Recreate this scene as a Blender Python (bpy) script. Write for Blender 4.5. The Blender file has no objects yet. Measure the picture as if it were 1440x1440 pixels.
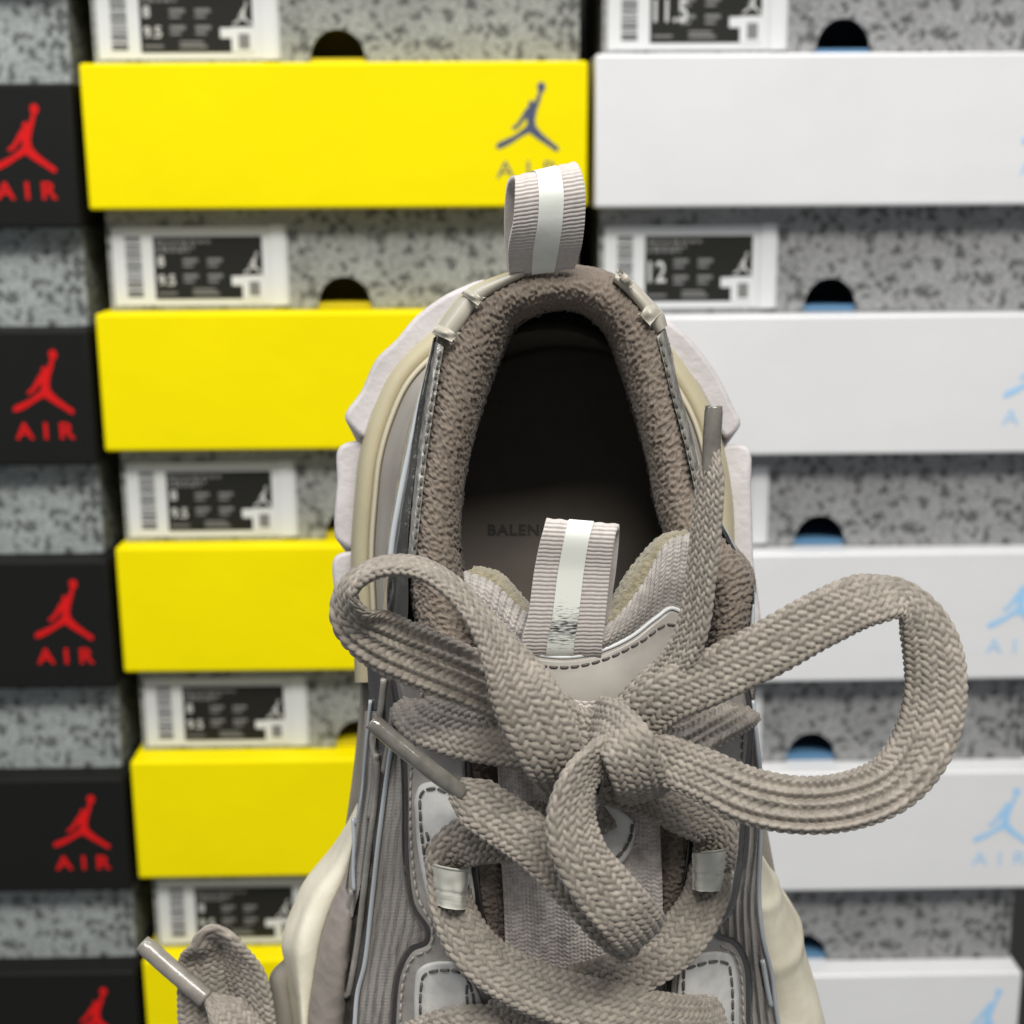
import bpy, math, random
import numpy as np
from mathutils import Vector
from mathutils.geometry import delaunay_2d_cdt
random.seed(4); RNG = np.random.default_rng(7)
SC = bpy.context.scene
COL = SC.collection

# ------------------------------------------------------------------ camera, world, lamps, exposure
F = 2000.0                                   # focal length in photo pixels (photo is 1440 wide)
PITCH, YAW, ROLL, DIST = 0.2295, 0.0173, -0.0065, 1.0244
CAMZ = 1.40
CAMP = np.array([0.0, -DIST, CAMZ])
def cam_axes(p, y, r):
    cp, sp, cy, sy, cr, sr = math.cos(p), math.sin(p), math.cos(y), math.sin(y), math.cos(r), math.sin(r)
    fw = np.array([sy*cp, cy*cp, -sp]); rt = np.array([cy, -sy, 0.0]); up = np.cross(rt, fw)
    return cr*rt + sr*up, -sr*rt + cr*up, fw
RT, UP, FW = cam_axes(PITCH, YAW, ROLL)
cam = bpy.data.cameras.new('camera'); camo = bpy.data.objects.new('camera', cam); COL.objects.link(camo)
from mathutils import Matrix
camo.matrix_world = Matrix(((RT[0], UP[0], -FW[0], CAMP[0]), (RT[1], UP[1], -FW[1], CAMP[1]), (RT[2], UP[2], -FW[2], CAMP[2]), (0, 0, 0, 1)))
cam.sensor_width = 36; cam.lens = 36*F/1440; cam.clip_start = 0.01; cam.clip_end = 50
cam.dof.use_dof = True; cam.dof.focus_distance = 0.345; cam.dof.aperture_fstop = 19.0
SC.camera = camo
w = bpy.data.worlds.new('World'); SC.world = w; w.use_nodes = True
w.node_tree.nodes['Background'].inputs[0].default_value = (0.93, 0.96, 1.0, 1)
w.node_tree.nodes['Background'].inputs[1].default_value = 0.24
def area(name, loc, target, sx, sy, power, col=(1, 0.97, 0.92)):
    l = bpy.data.lights.new(name, 'AREA'); l.shape = 'RECTANGLE'; l.size = sx; l.size_y = sy; l.energy = power; l.color = col
    o = bpy.data.objects.new(name, l); COL.objects.link(o); o.location = loc
    d = Vector(target) - Vector(loc); o.rotation_euler = d.to_track_quat('-Z', 'Y').to_euler()
area('overhead_light', (0.5, -3.0, 4.55), (0.05, -0.2, 1.2), 2.8, 0.8, 200)
area('overhead_light', (0.1, -0.55, 2.6), (0.0, -0.3, 1.2), 1.2, 0.12, 9, (0.97, 0.98, 1.0))
area('overhead_light', (-0.9, -0.75, 2.3), (-0.05, -0.65, 1.3), 0.12, 1.4, 7, (0.97, 0.98, 1.0))  # narrow tube added to put rim highlights on left-facing edges
SC.view_settings.view_transform = 'Standard'; SC.view_settings.look = 'None'
SC.view_settings.exposure = 0.0; SC.view_settings.gamma = 1.0; SC.view_settings.use_curve_mapping = False

# ------------------------------------------------------------------ helpers
def U(P):
    """photo pixel x, pixel y, depth in cm -> world metres"""
    P = np.asarray(P, float); d = P[..., 2:3]/100.0
    return CAMP + d*(FW + RT*((P[..., 0:1]-720)/F) + UP*((720-P[..., 1:2])/F))
def lin(r, g, b):
    f = lambda c: (c/255/12.92) if c <= 10 else ((c/255+0.055)/1.055)**2.4
    return (f(r), f(g), f(b))
def spline(P, n=None, step=None):
    """resample control points with a non-uniform Catmull-Rom curve"""
    P = np.asarray(P, float); k = len(P)
    sc = np.ones(P.shape[1]);
    if P.shape[1] > 2: sc[2] = 50.0
    q = (P*sc)[:, :3]
    t = np.concatenate([[0], np.cumsum(np.maximum(np.linalg.norm(np.diff(q, axis=0), axis=1), 1e-6)**0.75)])
    m = np.zeros_like(P)
    for i in range(k):
        if i == 0: m[i] = (P[1]-P[0])/(t[1]-t[0])
        elif i == k-1: m[i] = (P[-1]-P[-2])/(t[-1]-t[-2])
        else:
            a, b = t[i]-t[i-1], t[i+1]-t[i]
            m[i] = ((P[i]-P[i-1])/a*b + (P[i+1]-P[i])/b*a)/(a+b)
    def ev(T):
        i = np.clip(np.searchsorted(t, T, side='right')-1, 0, k-2)
        h = (t[i+1]-t[i]); s = ((T-t[i])/h)[:, None]; h = h[:, None]
        return (2*s**3-3*s**2+1)*P[i] + (s**3-2*s**2+s)*h*m[i] + (-2*s**3+3*s**2)*P[i+1] + (s**3-s**2)*h*m[i+1]
    T = np.linspace(0, t[-1], max(400, 30*k)); X = ev(T)
    L = np.concatenate([[0], np.cumsum(np.linalg.norm(np.diff((X*sc)[:, :3], axis=0), axis=1))])
    if step: n = max(3, int(L[-1]/step))
    return ev(np.interp(np.linspace(0, L[-1], n), L, T))
def closed_spline(P, step):
    P = [tuple(p) for p in P]
    Q = P[-3:] + P + P[:3]
    k = len(P)
    S = spline(Q, n=4000); Q = np.asarray(Q, float)
    i0 = np.argmin(np.linalg.norm(S[:2000]-Q[3], axis=1)); i1 = 2000+np.argmin(np.linalg.norm(S[2000:]-Q[3+k], axis=1))
    S = S[i0:i1]
    L = np.concatenate([[0], np.cumsum(np.linalg.norm(np.diff(S, axis=0), axis=1))])
    n = int(L[-1]/step)
    return np.stack([np.interp(np.linspace(0, L[-1], n, endpoint=False), L, S[:, c]) for c in range(S.shape[1])], 1)
ORIGIN = {}
def mesh_obj(name, V, faces, mats, parent=None, uv=None, smooth=True, mi=None):
    V = np.asarray(V, float)
    if parent is not None and parent.name in ORIGIN:
        V = V - ORIGIN[parent.name]
    me = bpy.data.meshes.new(name)
    if isinstance(faces, np.ndarray) and faces.ndim == 2:
        n, k = faces.shape
        me.vertices.add(len(V)); me.vertices.foreach_set('co', V.astype(np.float32).ravel())
        me.loops.add(n*k); me.loops.foreach_set('vertex_index', faces.astype(np.int32).ravel())
        me.polygons.add(n); me.polygons.foreach_set('loop_start', np.arange(0, n*k, k, dtype=np.int32))
        try: me.polygons.foreach_set('loop_total', np.full(n, k, dtype=np.int32))
        except Exception: pass
        me.update(calc_edges=True); me.validate()
    else:
        me.from_pydata([tuple(v) for v in V], [], [tuple(int(i) for i in f) for f in faces]); me.update()
    if not isinstance(mats, (list, tuple)): mats = [mats]
    for m in mats: me.materials.append(m)
    me.polygons.foreach_set('use_smooth', np.full(len(me.polygons), smooth, dtype=bool))
    if mi is not None: me.polygons.foreach_set('material_index', np.asarray(mi, dtype=np.int32))
    if uv is not None:
        li = np.empty(len(me.loops), dtype=np.int32); me.loops.foreach_get('vertex_index', li)
        l = me.uv_layers.new(name='UVMap'); l.data.foreach_set('uv', np.asarray(uv, np.float32)[li].ravel())
    o = bpy.data.objects.new(name, me); COL.objects.link(o)
    if parent is not None:
        o.parent = parent
        if parent.name in ORIGIN: ORIGIN[o.name] = ORIGIN[parent.name]
    return o
def thing(name, label, cat, loc, group=None):
    o = bpy.data.objects.new(name, None); COL.objects.link(o); o.location = loc; o.empty_display_size = 0.02
    o['label'] = label; o['category'] = cat
    if group: o['group'] = group
    return o
class Parts:
    """collect pieces that belong to one mesh"""
    def __init__(s): s.V = []; s.F = []; s.UV = []; s.M = []; s.n = 0
    def add(s, V, Fc, uv=None, m=0):
        V = np.asarray(V, float).reshape(-1, 3); s.V.append(V); s.F += [tuple(int(i)+s.n for i in f) for f in Fc]
        s.UV.append(np.zeros((len(V), 2)) if uv is None else np.asarray(uv).reshape(-1, 2)); s.M += [m]*len(Fc); s.n += len(V)
    def build(s, name, mats, parent=None, smooth=True):
        return mesh_obj(name, np.concatenate(s.V), s.F, mats, parent, np.concatenate(s.UV), smooth, s.M)
def quads(nu, nv, cu=False, cv=False):
    a = np.arange(nu*nv).reshape(nu, nv)
    if cu: a = np.concatenate([a, a[:1]], 0)
    if cv: a = np.concatenate([a, a[:, :1]], 1)
    return np.stack([a[:-1, :-1], a[1:, :-1], a[1:, 1:], a[:-1, 1:]], -1).reshape(-1, 4)
def grid_normals(P, cv=False):
    du = np.gradient(P, axis=0)
    dv = (np.roll(P, -1, 1)-np.roll(P, 1, 1)) if cv else np.gradient(P, axis=1)
    n = np.cross(du, dv); return n/np.maximum(np.linalg.norm(n, axis=-1, keepdims=True), 1e-12)
def arclen(P):
    u = np.concatenate([np.zeros((1, P.shape[1])), np.cumsum(np.linalg.norm(np.diff(P, axis=0), axis=-1), 0)], 0)
    v = np.concatenate([np.zeros((P.shape[0], 1)), np.cumsum(np.linalg.norm(np.diff(P, axis=1), axis=-1), 1)], 1)
    return np.repeat(u.mean(1, keepdims=True), P.shape[1], 1), v
def loft(rails, nu, nv):
    """rails: control polylines (px,py,cm) -> nu x nv grid of world points; u along the rails, v across"""
    R = np.stack([spline(r, n=nu) for r in rails], 1)
    if R.shape[1] == 2:
        s = np.linspace(0, 1, nv)[None, :, None]; G = R[:, :1]*(1-s)+R[:, 1:]*s
    else:
        G = np.stack([spline(R[i], n=nv) for i in range(nu)], 0)
    return U(G)
def sheet(name, P, m, parent, height=None, thick=0.0, edge=0.0):
    """grid surface, displaced towards the camera by height(u,v) metres, given a back at -thick"""
    N = grid_normals(P)
    if ((CAMP-P)*N).sum(-1).mean() < 0: N = -N
    u, v = arclen(P)
    Q = P + N*(height(u, v)[..., None] if height is not None else 0)
    nu, nv = u.shape; f = quads(nu, nv)
    uv = np.stack([u, v], -1).reshape(-1, 2)
    if ((CAMP-P)*grid_normals(P)).sum(-1).mean() < 0: f = f[:, ::-1]
    if thick:
        B = P - N*thick
        if edge:                                           # round the rim
            pass
        b = np.concatenate([np.arange(nv), np.arange(1, nu)*nv+nv-1, (nu-1)*nv+np.arange(nv-2, -1, -1), np.arange(nu-2, 0, -1)*nv])
        c = b+nu*nv; bn = np.roll(b, -1); cn = np.roll(c, -1)
        rim = np.stack([b, c, cn, bn], 1)
        f = np.concatenate([f, f[:, ::-1]+nu*nv, rim]); V = np.concatenate([Q.reshape(-1, 3), B.reshape(-1, 3)])
        uv = np.concatenate([uv, uv])
    else: V = Q.reshape(-1, 3)
    return mesh_obj(name, V, f, m, parent, uv)
class RBF:
    def __init__(s, pts):
        p = np.asarray(pts, float); s.p = p[:, :2]/500; n = len(p)
        K = s.k(np.linalg.norm(s.p[:, None]-s.p[None], axis=-1)); Q = np.concatenate([np.ones((n, 1)), s.p], 1)
        A = np.block([[K+1e-4*np.eye(n), Q], [Q.T, np.zeros((3, 3))]])
        s.w = np.linalg.solve(A, np.concatenate([p[:, 2], np.zeros(3)]))
    def k(s, r): return np.where(r > 0, r*r*np.log(np.maximum(r, 1e-9)), 0)
    def __call__(s, xy):
        q = np.asarray(xy, float)/500; K = s.k(np.linalg.norm(q[:, None]-s.p[None], axis=-1))
        return K@s.w[:-3] + s.w[-3] + q@s.w[-2:]
def plate(acc, outline, depth, thick=0.25, bevel=5, step=5, m=0, grid=12, smooth=True, dent=None):
    """panel traced as a px outline, draped over depth(xy) in cm, its face 'thick' cm nearer than the skin, rounded rim"""
    O = closed_spline(outline, step) if smooth else np.asarray(outline, float)
    if (O[:, 0]*np.roll(O[:, 1], -1)-np.roll(O[:, 0], -1)*O[:, 1]).sum() < 0: O = O[::-1]
    T = np.roll(O, -1, 0)-np.roll(O, 1, 0); T /= np.maximum(np.linalg.norm(T, axis=1, keepdims=True), 1e-9)
    Nn = np.stack([-T[:, 1], T[:, 0]], 1)                 # inward in px space (y down, positive area)
    rings = [(0, -0.25), (0, .45), (.12, .72), (.4, .93), (1, 1.0)]
    n = len(O); V = []; XY = []
    for ins, h in rings:
        R = O+Nn*ins*bevel; d = depth(O)*(1-min(1, ins*3))+depth(R)*min(1, ins*3)
        V.append(np.concatenate([R, (d-h*thick)[:, None]], 1)); XY.append(R)
    base = acc.n; f = []
    for r in range(len(rings)-1):
        for i in range(n):
            j = (i+1) % n; f.append((r*n+i, r*n+j, (r+1)*n+j, (r+1)*n+i))
    R = XY[-1]; lo, hi = R.min(0), R.max(0)
    gx, gy = np.meshgrid(np.arange(lo[0]+grid/2, hi[0], grid), np.arange(lo[1]+grid/2, hi[1], grid)); G = np.stack([gx.ravel(), gy.ravel()], 1)
    G = G[inside(G, R)]
    if len(G):
        dd = np.min(np.linalg.norm(G[:, None]-R[None], axis=-1), 1); G = G[dd > grid*0.45]
    pts = [Vector(p) for p in np.concatenate([R, G])]
    vo, eo, fo, *_ = delaunay_2d_cdt(pts, [], [list(range(n))], 1, 1e-6)
    Q = np.array([tuple(p) for p in vo]); d = depth(Q)-thick
    if dent is not None: d = d+dent(Q)
    off = len(rings)*n
    V.append(np.concatenate([Q, d[:, None]], 1))
    f += [tuple(off+i for i in t) for t in fo]
    Vp = np.concatenate(V); W = U(Vp)
    uv = Vp[:, :2]/5500.0
    acc.add(W, f, uv, m)
def inside(P, poly):
    x, y = P[:, 0], P[:, 1]; c = np.zeros(len(P), bool); j = len(poly)-1
    for i in range(len(poly)):
        xi, yi = poly[i]; xj, yj = poly[j]
        with np.errstate(divide='ignore', invalid='ignore'):
            k = ((yi > y) != (yj > y)) & (x < (xj-xi)*(y-yi)/(yj-yi+1e-12)+xi)
        c ^= k; j = i
    return c
def tube(acc, path, r, sides=10, m=0, taper=None, world=False, flat=1.0):
    """round cord along (px,py,cm) control points, radius r metres"""
    P = np.asarray(path, float) if world else U(spline(path, step=4))
    n = len(P); T = np.gradient(P, axis=0); T /= np.maximum(np.linalg.norm(T, axis=1, keepdims=True), 1e-12)
    Vw = CAMP-P; Vw /= np.linalg.norm(Vw, axis=1, keepdims=True)
    B = np.cross(T, Vw); B /= np.maximum(np.linalg.norm(B, axis=1, keepdims=True), 1e-12); N = np.cross(B, T)
    a = np.arange(sides)*2*math.pi/sides
    rr = np.full(n, r) if taper is None else r*taper(np.linspace(0, 1, n))
    G = P[:, None]+rr[:, None, None]*(np.cos(a)[None, :, None]*B[:, None]+flat*np.sin(a)[None, :, None]*N[:, None])
    f = [tuple(q) for q in quads(n, sides, cv=True)]
    V = np.concatenate([G.reshape(-1, 3), P[:1], P[-1:]]); k = n*sides
    f += [(i, (i+1) % sides, k) for i in range(sides)] + [((n-1)*sides+(i+1) % sides, (n-1)*sides+i, k+1) for i in range(sides)]
    acc.add(V, f, None, m)
def stitches(acc, path, depth, lift=0.05, length=11, gap=5, r=0.00035, m=0, depth_pts=False):
    S = spline(path, step=1.5)
    if not depth_pts: S = np.concatenate([S[:, :2], (depth(S[:, :2])-lift)[:, None]], 1)
    L = np.concatenate([[0], np.cumsum(np.linalg.norm(np.diff(S[:, :2], axis=0), axis=1))])
    t = gap/2
    while t+length < L[-1]:
        s = np.linspace(t, t+length, 7); q = np.stack([np.interp(s, L, S[:, c]) for c in range(3)], 1)
        q[0, 2] += .05; q[-1, 2] += .05
        tube(acc, U(q), r, 6, m, world=True); t += length+gap
def random_field(u, v, wl, n=48, seed=0, spread=.25):
    g = np.random.default_rng(seed); h = np.zeros_like(u)
    for _ in range(n):
        a = g.uniform(0, math.pi); k = 2*math.pi/(wl*g.uniform(1-spread, 1+spread)); h += np.cos(k*(u*math.cos(a)+v*math.sin(a))+g.uniform(0, 6.3))
    return h/math.sqrt(n/2)

# ------------------------------------------------------------------ materials
def mat(name, col, rough=0.6, spec=0.5, sheen=0.0, bump=None, var=0.0, var_scale=60, coat=0.0, metal=0.0, trans=0.0, alpha=1.0, var2=None, ior=1.5, sss=0.0):
    m = bpy.data.materials.new(name); m.use_nodes = True; nt = m.node_tree; b = nt.nodes['Principled BSDF']
    b.inputs['Base Color'].default_value = (*col, 1); b.inputs['Roughness'].default_value = rough
    b.inputs['Specular IOR Level'].default_value = spec; b.inputs['Metallic'].default_value = metal
    b.inputs['Sheen Weight'].default_value = sheen; b.inputs['Coat Weight'].default_value = coat; b.inputs['Coat Roughness'].default_value = 0.08
    b.inputs['Transmission Weight'].default_value = trans; b.inputs['IOR'].default_value = ior; b.inputs['Alpha'].default_value = alpha
    if sss: b.inputs['Subsurface Weight'].default_value = sss; b.inputs['Subsurface Radius'].default_value = (.004, .003, .002); b.inputs['Subsurface Scale'].default_value = 1.0
    tc = nt.nodes.new('ShaderNodeTexCoord')
    if var:
        n = nt.nodes.new('ShaderNodeTexNoise'); n.inputs['Scale'].default_value = var_scale; n.inputs['Detail'].default_value = 6; nt.links.new(tc.outputs['Object'], n.inputs['Vector'])
        r = nt.nodes.new('ShaderNodeValToRGB'); r.color_ramp.elements[0].position = .3; r.color_ramp.elements[1].position = .7
        c2 = var2 if var2 else tuple(c*(1-var) for c in col)
        r.color_ramp.elements[0].color = (*c2, 1); r.color_ramp.elements[1].color = (*[min(1, c*(1+var*.4)) for c in col], 1)
        nt.links.new(n.outputs['Fac'], r.inputs[0]); nt.links.new(r.outputs[0], b.inputs['Base Color'])
    if bump:
        kind, sc, st, dist = bump
        if kind == 'noise': t = nt.nodes.new('ShaderNodeTexNoise'); t.inputs['Detail'].default_value = 5
        elif kind == 'voronoi': t = nt.nodes.new('ShaderNodeTexVoronoi')
        t.inputs['Scale'].default_value = sc; nt.links.new(tc.outputs['Object'], t.inputs['Vector'])
        bn = nt.nodes.new('ShaderNodeBump'); bn.inputs['Strength'].default_value = st; bn.inputs['Distance'].default_value = dist
        nt.links.new(t.outputs[0], bn.inputs['Height']); nt.links.new(bn.outputs[0], b.inputs['Normal'])
    return m
M = {}
M['lace'] = mat('lace_taupe', (.268, .236, .198), .6, .4, .2, ('noise', 1800, .25, .0003), .16, 500)
def yarn(m):
    nt = m.node_tree; b = nt.nodes['Principled BSDF']; src = b.inputs['Base Color'].links[0].from_socket
    a = nt.nodes.new('ShaderNodeAttribute'); a.attribute_name = 'yarn'
    r = nt.nodes.new('ShaderNodeMapRange'); r.inputs[3].default_value = .80; r.inputs[4].default_value = 1.16; nt.links.new(a.outputs['Fac'], r.inputs[0])
    k = nt.nodes.new('ShaderNodeMix'); k.data_type = 'RGBA'; k.blend_type = 'MULTIPLY'; k.inputs[0].default_value = 1
    nt.links.new(src, k.inputs[6]); nt.links.new(r.outputs[0], k.inputs[7]); nt.links.new(k.outputs[2], b.inputs['Base Color'])
yarn(M['lace'])
M['terry'] = mat('terry_taupe', (.19, .155, .125), .8, .3, .15, ('noise', 2200, .15, .0002), .15, 500)
M['terry_in'] = mat('lining_dark', (.07, .06, .052), .9, .2, .1, ('noise', 1500, .5, .0006), .2, 400)  # dark brown lining; shade inside the shoe is put into this colour too
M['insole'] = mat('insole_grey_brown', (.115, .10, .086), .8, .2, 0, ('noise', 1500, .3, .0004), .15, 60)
M['black_print'] = mat('black_print', (.02, .018, .016), .7)
M['grosgrain'] = mat('grosgrain_mauve', (.54, .497, .465), .55, .4, .3, ('noise', 3000, .2, .0002), .12, 900)
M['reflective'] = mat('reflective_white', (.84, .86, .79), .5, .4, 0, ('noise', 900, .15, .0003), .05, 300)
def worn_mat():
    m = mat('worn_stripe', (.84, .86, .79), .55, .3, 0); nt = m.node_tree; L = nt.links; b = nt.nodes['Principled BSDF']
    uv = nt.nodes.new('ShaderNodeUVMap'); mp = nt.nodes.new('ShaderNodeMapping'); mp.inputs['Scale'].default_value = (2600, 420, 1); L.new(uv.outputs[0], mp.inputs[0])
    n = nt.nodes.new('ShaderNodeTexNoise'); n.inputs['Scale'].default_value = 1; n.inputs['Detail'].default_value = 4; L.new(mp.outputs[0], n.inputs['Vector'])
    sp = nt.nodes.new('ShaderNodeSeparateXYZ'); L.new(uv.outputs[0], sp.inputs[0])
    d = nt.nodes.new('ShaderNodeMath'); d.operation = 'SUBTRACT'; d.inputs[1].default_value = .0115; L.new(sp.outputs[0], d.inputs[0])
    a = nt.nodes.new('ShaderNodeMath'); a.operation = 'ABSOLUTE'; L.new(d.outputs[0], a.inputs[0])
    k = nt.nodes.new('ShaderNodeMath'); k.operation = 'MULTIPLY_ADD'; k.inputs[1].default_value = 38; L.new(a.outputs[0], k.inputs[0]); L.new(n.outputs['Fac'], k.inputs[2])
    r = nt.nodes.new('ShaderNodeValToRGB'); e = r.color_ramp.elements; e[0].position = .46; e[0].color = (.07, .065, .06, 1); e[1].position = .66; e[1].color = (.84, .86, .79, 1); r.color_ramp.elements.new(.56).color = (.5, .5, .47, 1)
    L.new(k.outputs[0], r.inputs[0]); L.new(r.outputs[0], b.inputs['Base Color']); return m
M['worn'] = worn_mat()
M['knit'] = mat('knit_mauve_grey', (.37, .338, .308), .6, .4, .3, None, .35, 420)
M['knit_lightened'] = mat('knit_lightened', (.60, .545, .505), .6, .4, .3, None, .35, 420)  # tongue body knit, colour lightened to offset shade under the knot
M['olive'] = mat('tongue_lining_olive', (.27, .235, .155), .95, .1, .4, ('noise', 1200, .8, .001), .3, 500)
def striped(name, c0, c1, scale, axis, rough=.6):
    m = mat(name, c0, rough, .4, .3); nt = m.node_tree; L = nt.links; b = nt.nodes['Principled BSDF']
    uv = nt.nodes.new('ShaderNodeUVMap'); sp = nt.nodes.new('ShaderNodeSeparateXYZ'); L.new(uv.outputs[0], sp.inputs[0])
    nz = nt.nodes.new('ShaderNodeTexNoise'); nz.inputs['Scale'].default_value = 900; nz.inputs['Detail'].default_value = 3
    mp = nt.nodes.new('ShaderNodeMapping'); mp.inputs['Scale'].default_value = (.12, 1, 1) if axis == 1 else (1, .12, 1); L.new(uv.outputs[0], mp.inputs[0]); L.new(mp.outputs[0], nz.inputs['Vector'])
    sn = nt.nodes.new('ShaderNodeMath'); sn.operation = 'SINE'; mu = nt.nodes.new('ShaderNodeMath'); mu.operation = 'MULTIPLY'; mu.inputs[1].default_value = 6.283/scale
    L.new(sp.outputs[axis], mu.inputs[0]); L.new(mu.outputs[0], sn.inputs[0])
    ad = nt.nodes.new('ShaderNodeMath'); ad.operation = 'MULTIPLY_ADD'; ad.inputs[1].default_value = .28; L.new(sn.outputs[0], ad.inputs[0]); L.new(nz.outputs['Fac'], ad.inputs[2])
    r = nt.nodes.new('ShaderNodeValToRGB'); r.color_ramp.elements[0].position = .3; r.color_ramp.elements[1].position = .75
    r.color_ramp.elements[0].color = (*c0, 1); r.color_ramp.elements[1].color = (*c1, 1); L.new(ad.outputs[0], r.inputs[0]); L.new(r.outputs[0], b.inputs['Base Color'])
    return m
M['side_knit'] = striped('side_knit_striped', (.04, .035, .03), (.255, .232, .208), .0042, 1)
M['leather'] = mat('leather_taupe_gloss', (.30, .278, .25), .2, .6, 0, ('noise', 150, .55, .0014), .3, 90, coat=.5)
M['strap'] = mat('strap_beige_gloss', (.46, .43, .36), .28, .5, 0, ('noise', 150, .2, .0008), .12, 60)
M['trim'] = mat('trim_leather', (.36, .335, .30), .30, .5, 0, ('noise', 120, .12, .001), .18, 70)
M['leather_edge'] = mat('leather_cut_edge_dark', (.028, .024, .021), .22, .6, 0, ('noise', 260, .5, .001), .3, 200, coat=.6)
M['leather_pale'] = mat('leather_pale_grey', (.66, .65, .62), .24, .5, 0, ('noise', 170, .4, .001), .22, 130, coat=.3)
M['edge_white'] = mat('raw_edge_white', (.74, .76, .76), .45)
M['film'] = mat('smoked_film', (.040, .038, .033), .14, .7, 0, ('noise', 240, .5, .0014), .5, 90, coat=1.0)
M['film_pale'] = mat('film_pale_crinkled', (.36, .345, .31), .2, .6, 0, ('noise', 420, .6, .0009), .5, 260, coat=.6, metal=.35)
M['film_edge'] = mat('film_edge_pale_blue', (.43, .46, .48), .25, .5)
M['film_clear'] = mat('clear_film', (.52, .52, .46), .15, .6, 0, ('noise', 200, .3, .001), .1, 60, coat=.5)
M['thread'] = mat('thread_grey', (.32, .29, .26), .5, .5, .2)
M['thread_dark'] = mat('thread_dark', (.10, .09, .08), .5, .5)
M['tan'] = mat('midsole_tan', (.42, .375, .25), .5, .4, 0, ('noise', 90, .1, .002), .1, 40)
M['tan_light'] = mat('midsole_tan_light', (.52, .47, .35), .45, .4)
M['greyband'] = mat('sidewall_grey', (.33, .305, .27), .55, .4, 0, None, .15, 40)
M['lug'] = mat('rubber_lavender_grey', (.55, .52, .52), .65, .35, 0, ('noise', 420, .3, .001), .2, 60)
M['cream'] = mat('midsole_cream', (.74, .70, .57), .6, .35, 0, ('noise', 260, .25, .001), .30, 38, var2=(.58, .53, .41))
M['taupe_rubber'] = mat('rubber_taupe', (.25, .22, .195), .55, .4, 0, ('voronoi', 170, .4, .0012), .1, 50)
M['sole_grey'] = mat('outsole_grey', (.23, .21, .175), .7, .3, 0, None, .2, 60)
M['webbing'] = mat('loop_webbing', (.58, .57, .50), .25, .5, 0, None, .15, 120, coat=.4)
M['aglet'] = mat('aglet_smoke', (.16, .15, .13), .15, .6, 0, ('noise', 500, .2, .0006), .3, 300, coat=.5)
M['aglet_pale'] = mat('aglet_pale', (.25, .23, .20), .3, .6, 0, ('noise', 500, .2, .0006), .2, 300, coat=.5)

# ------------------------------------------------------------------ shop wall behind the stacks
M['shopwall'] = mat('shop_wall_dark', (.03, .03, .03), .9)
wl = mesh_obj('wall', [(-2, .34, .2), (2, .34, .2), (2, .34, 2.6), (-2, .34, 2.6)], [(0, 1, 2, 3)], M['shopwall'], smooth=False); wl['kind'] = 'structure'

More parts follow.
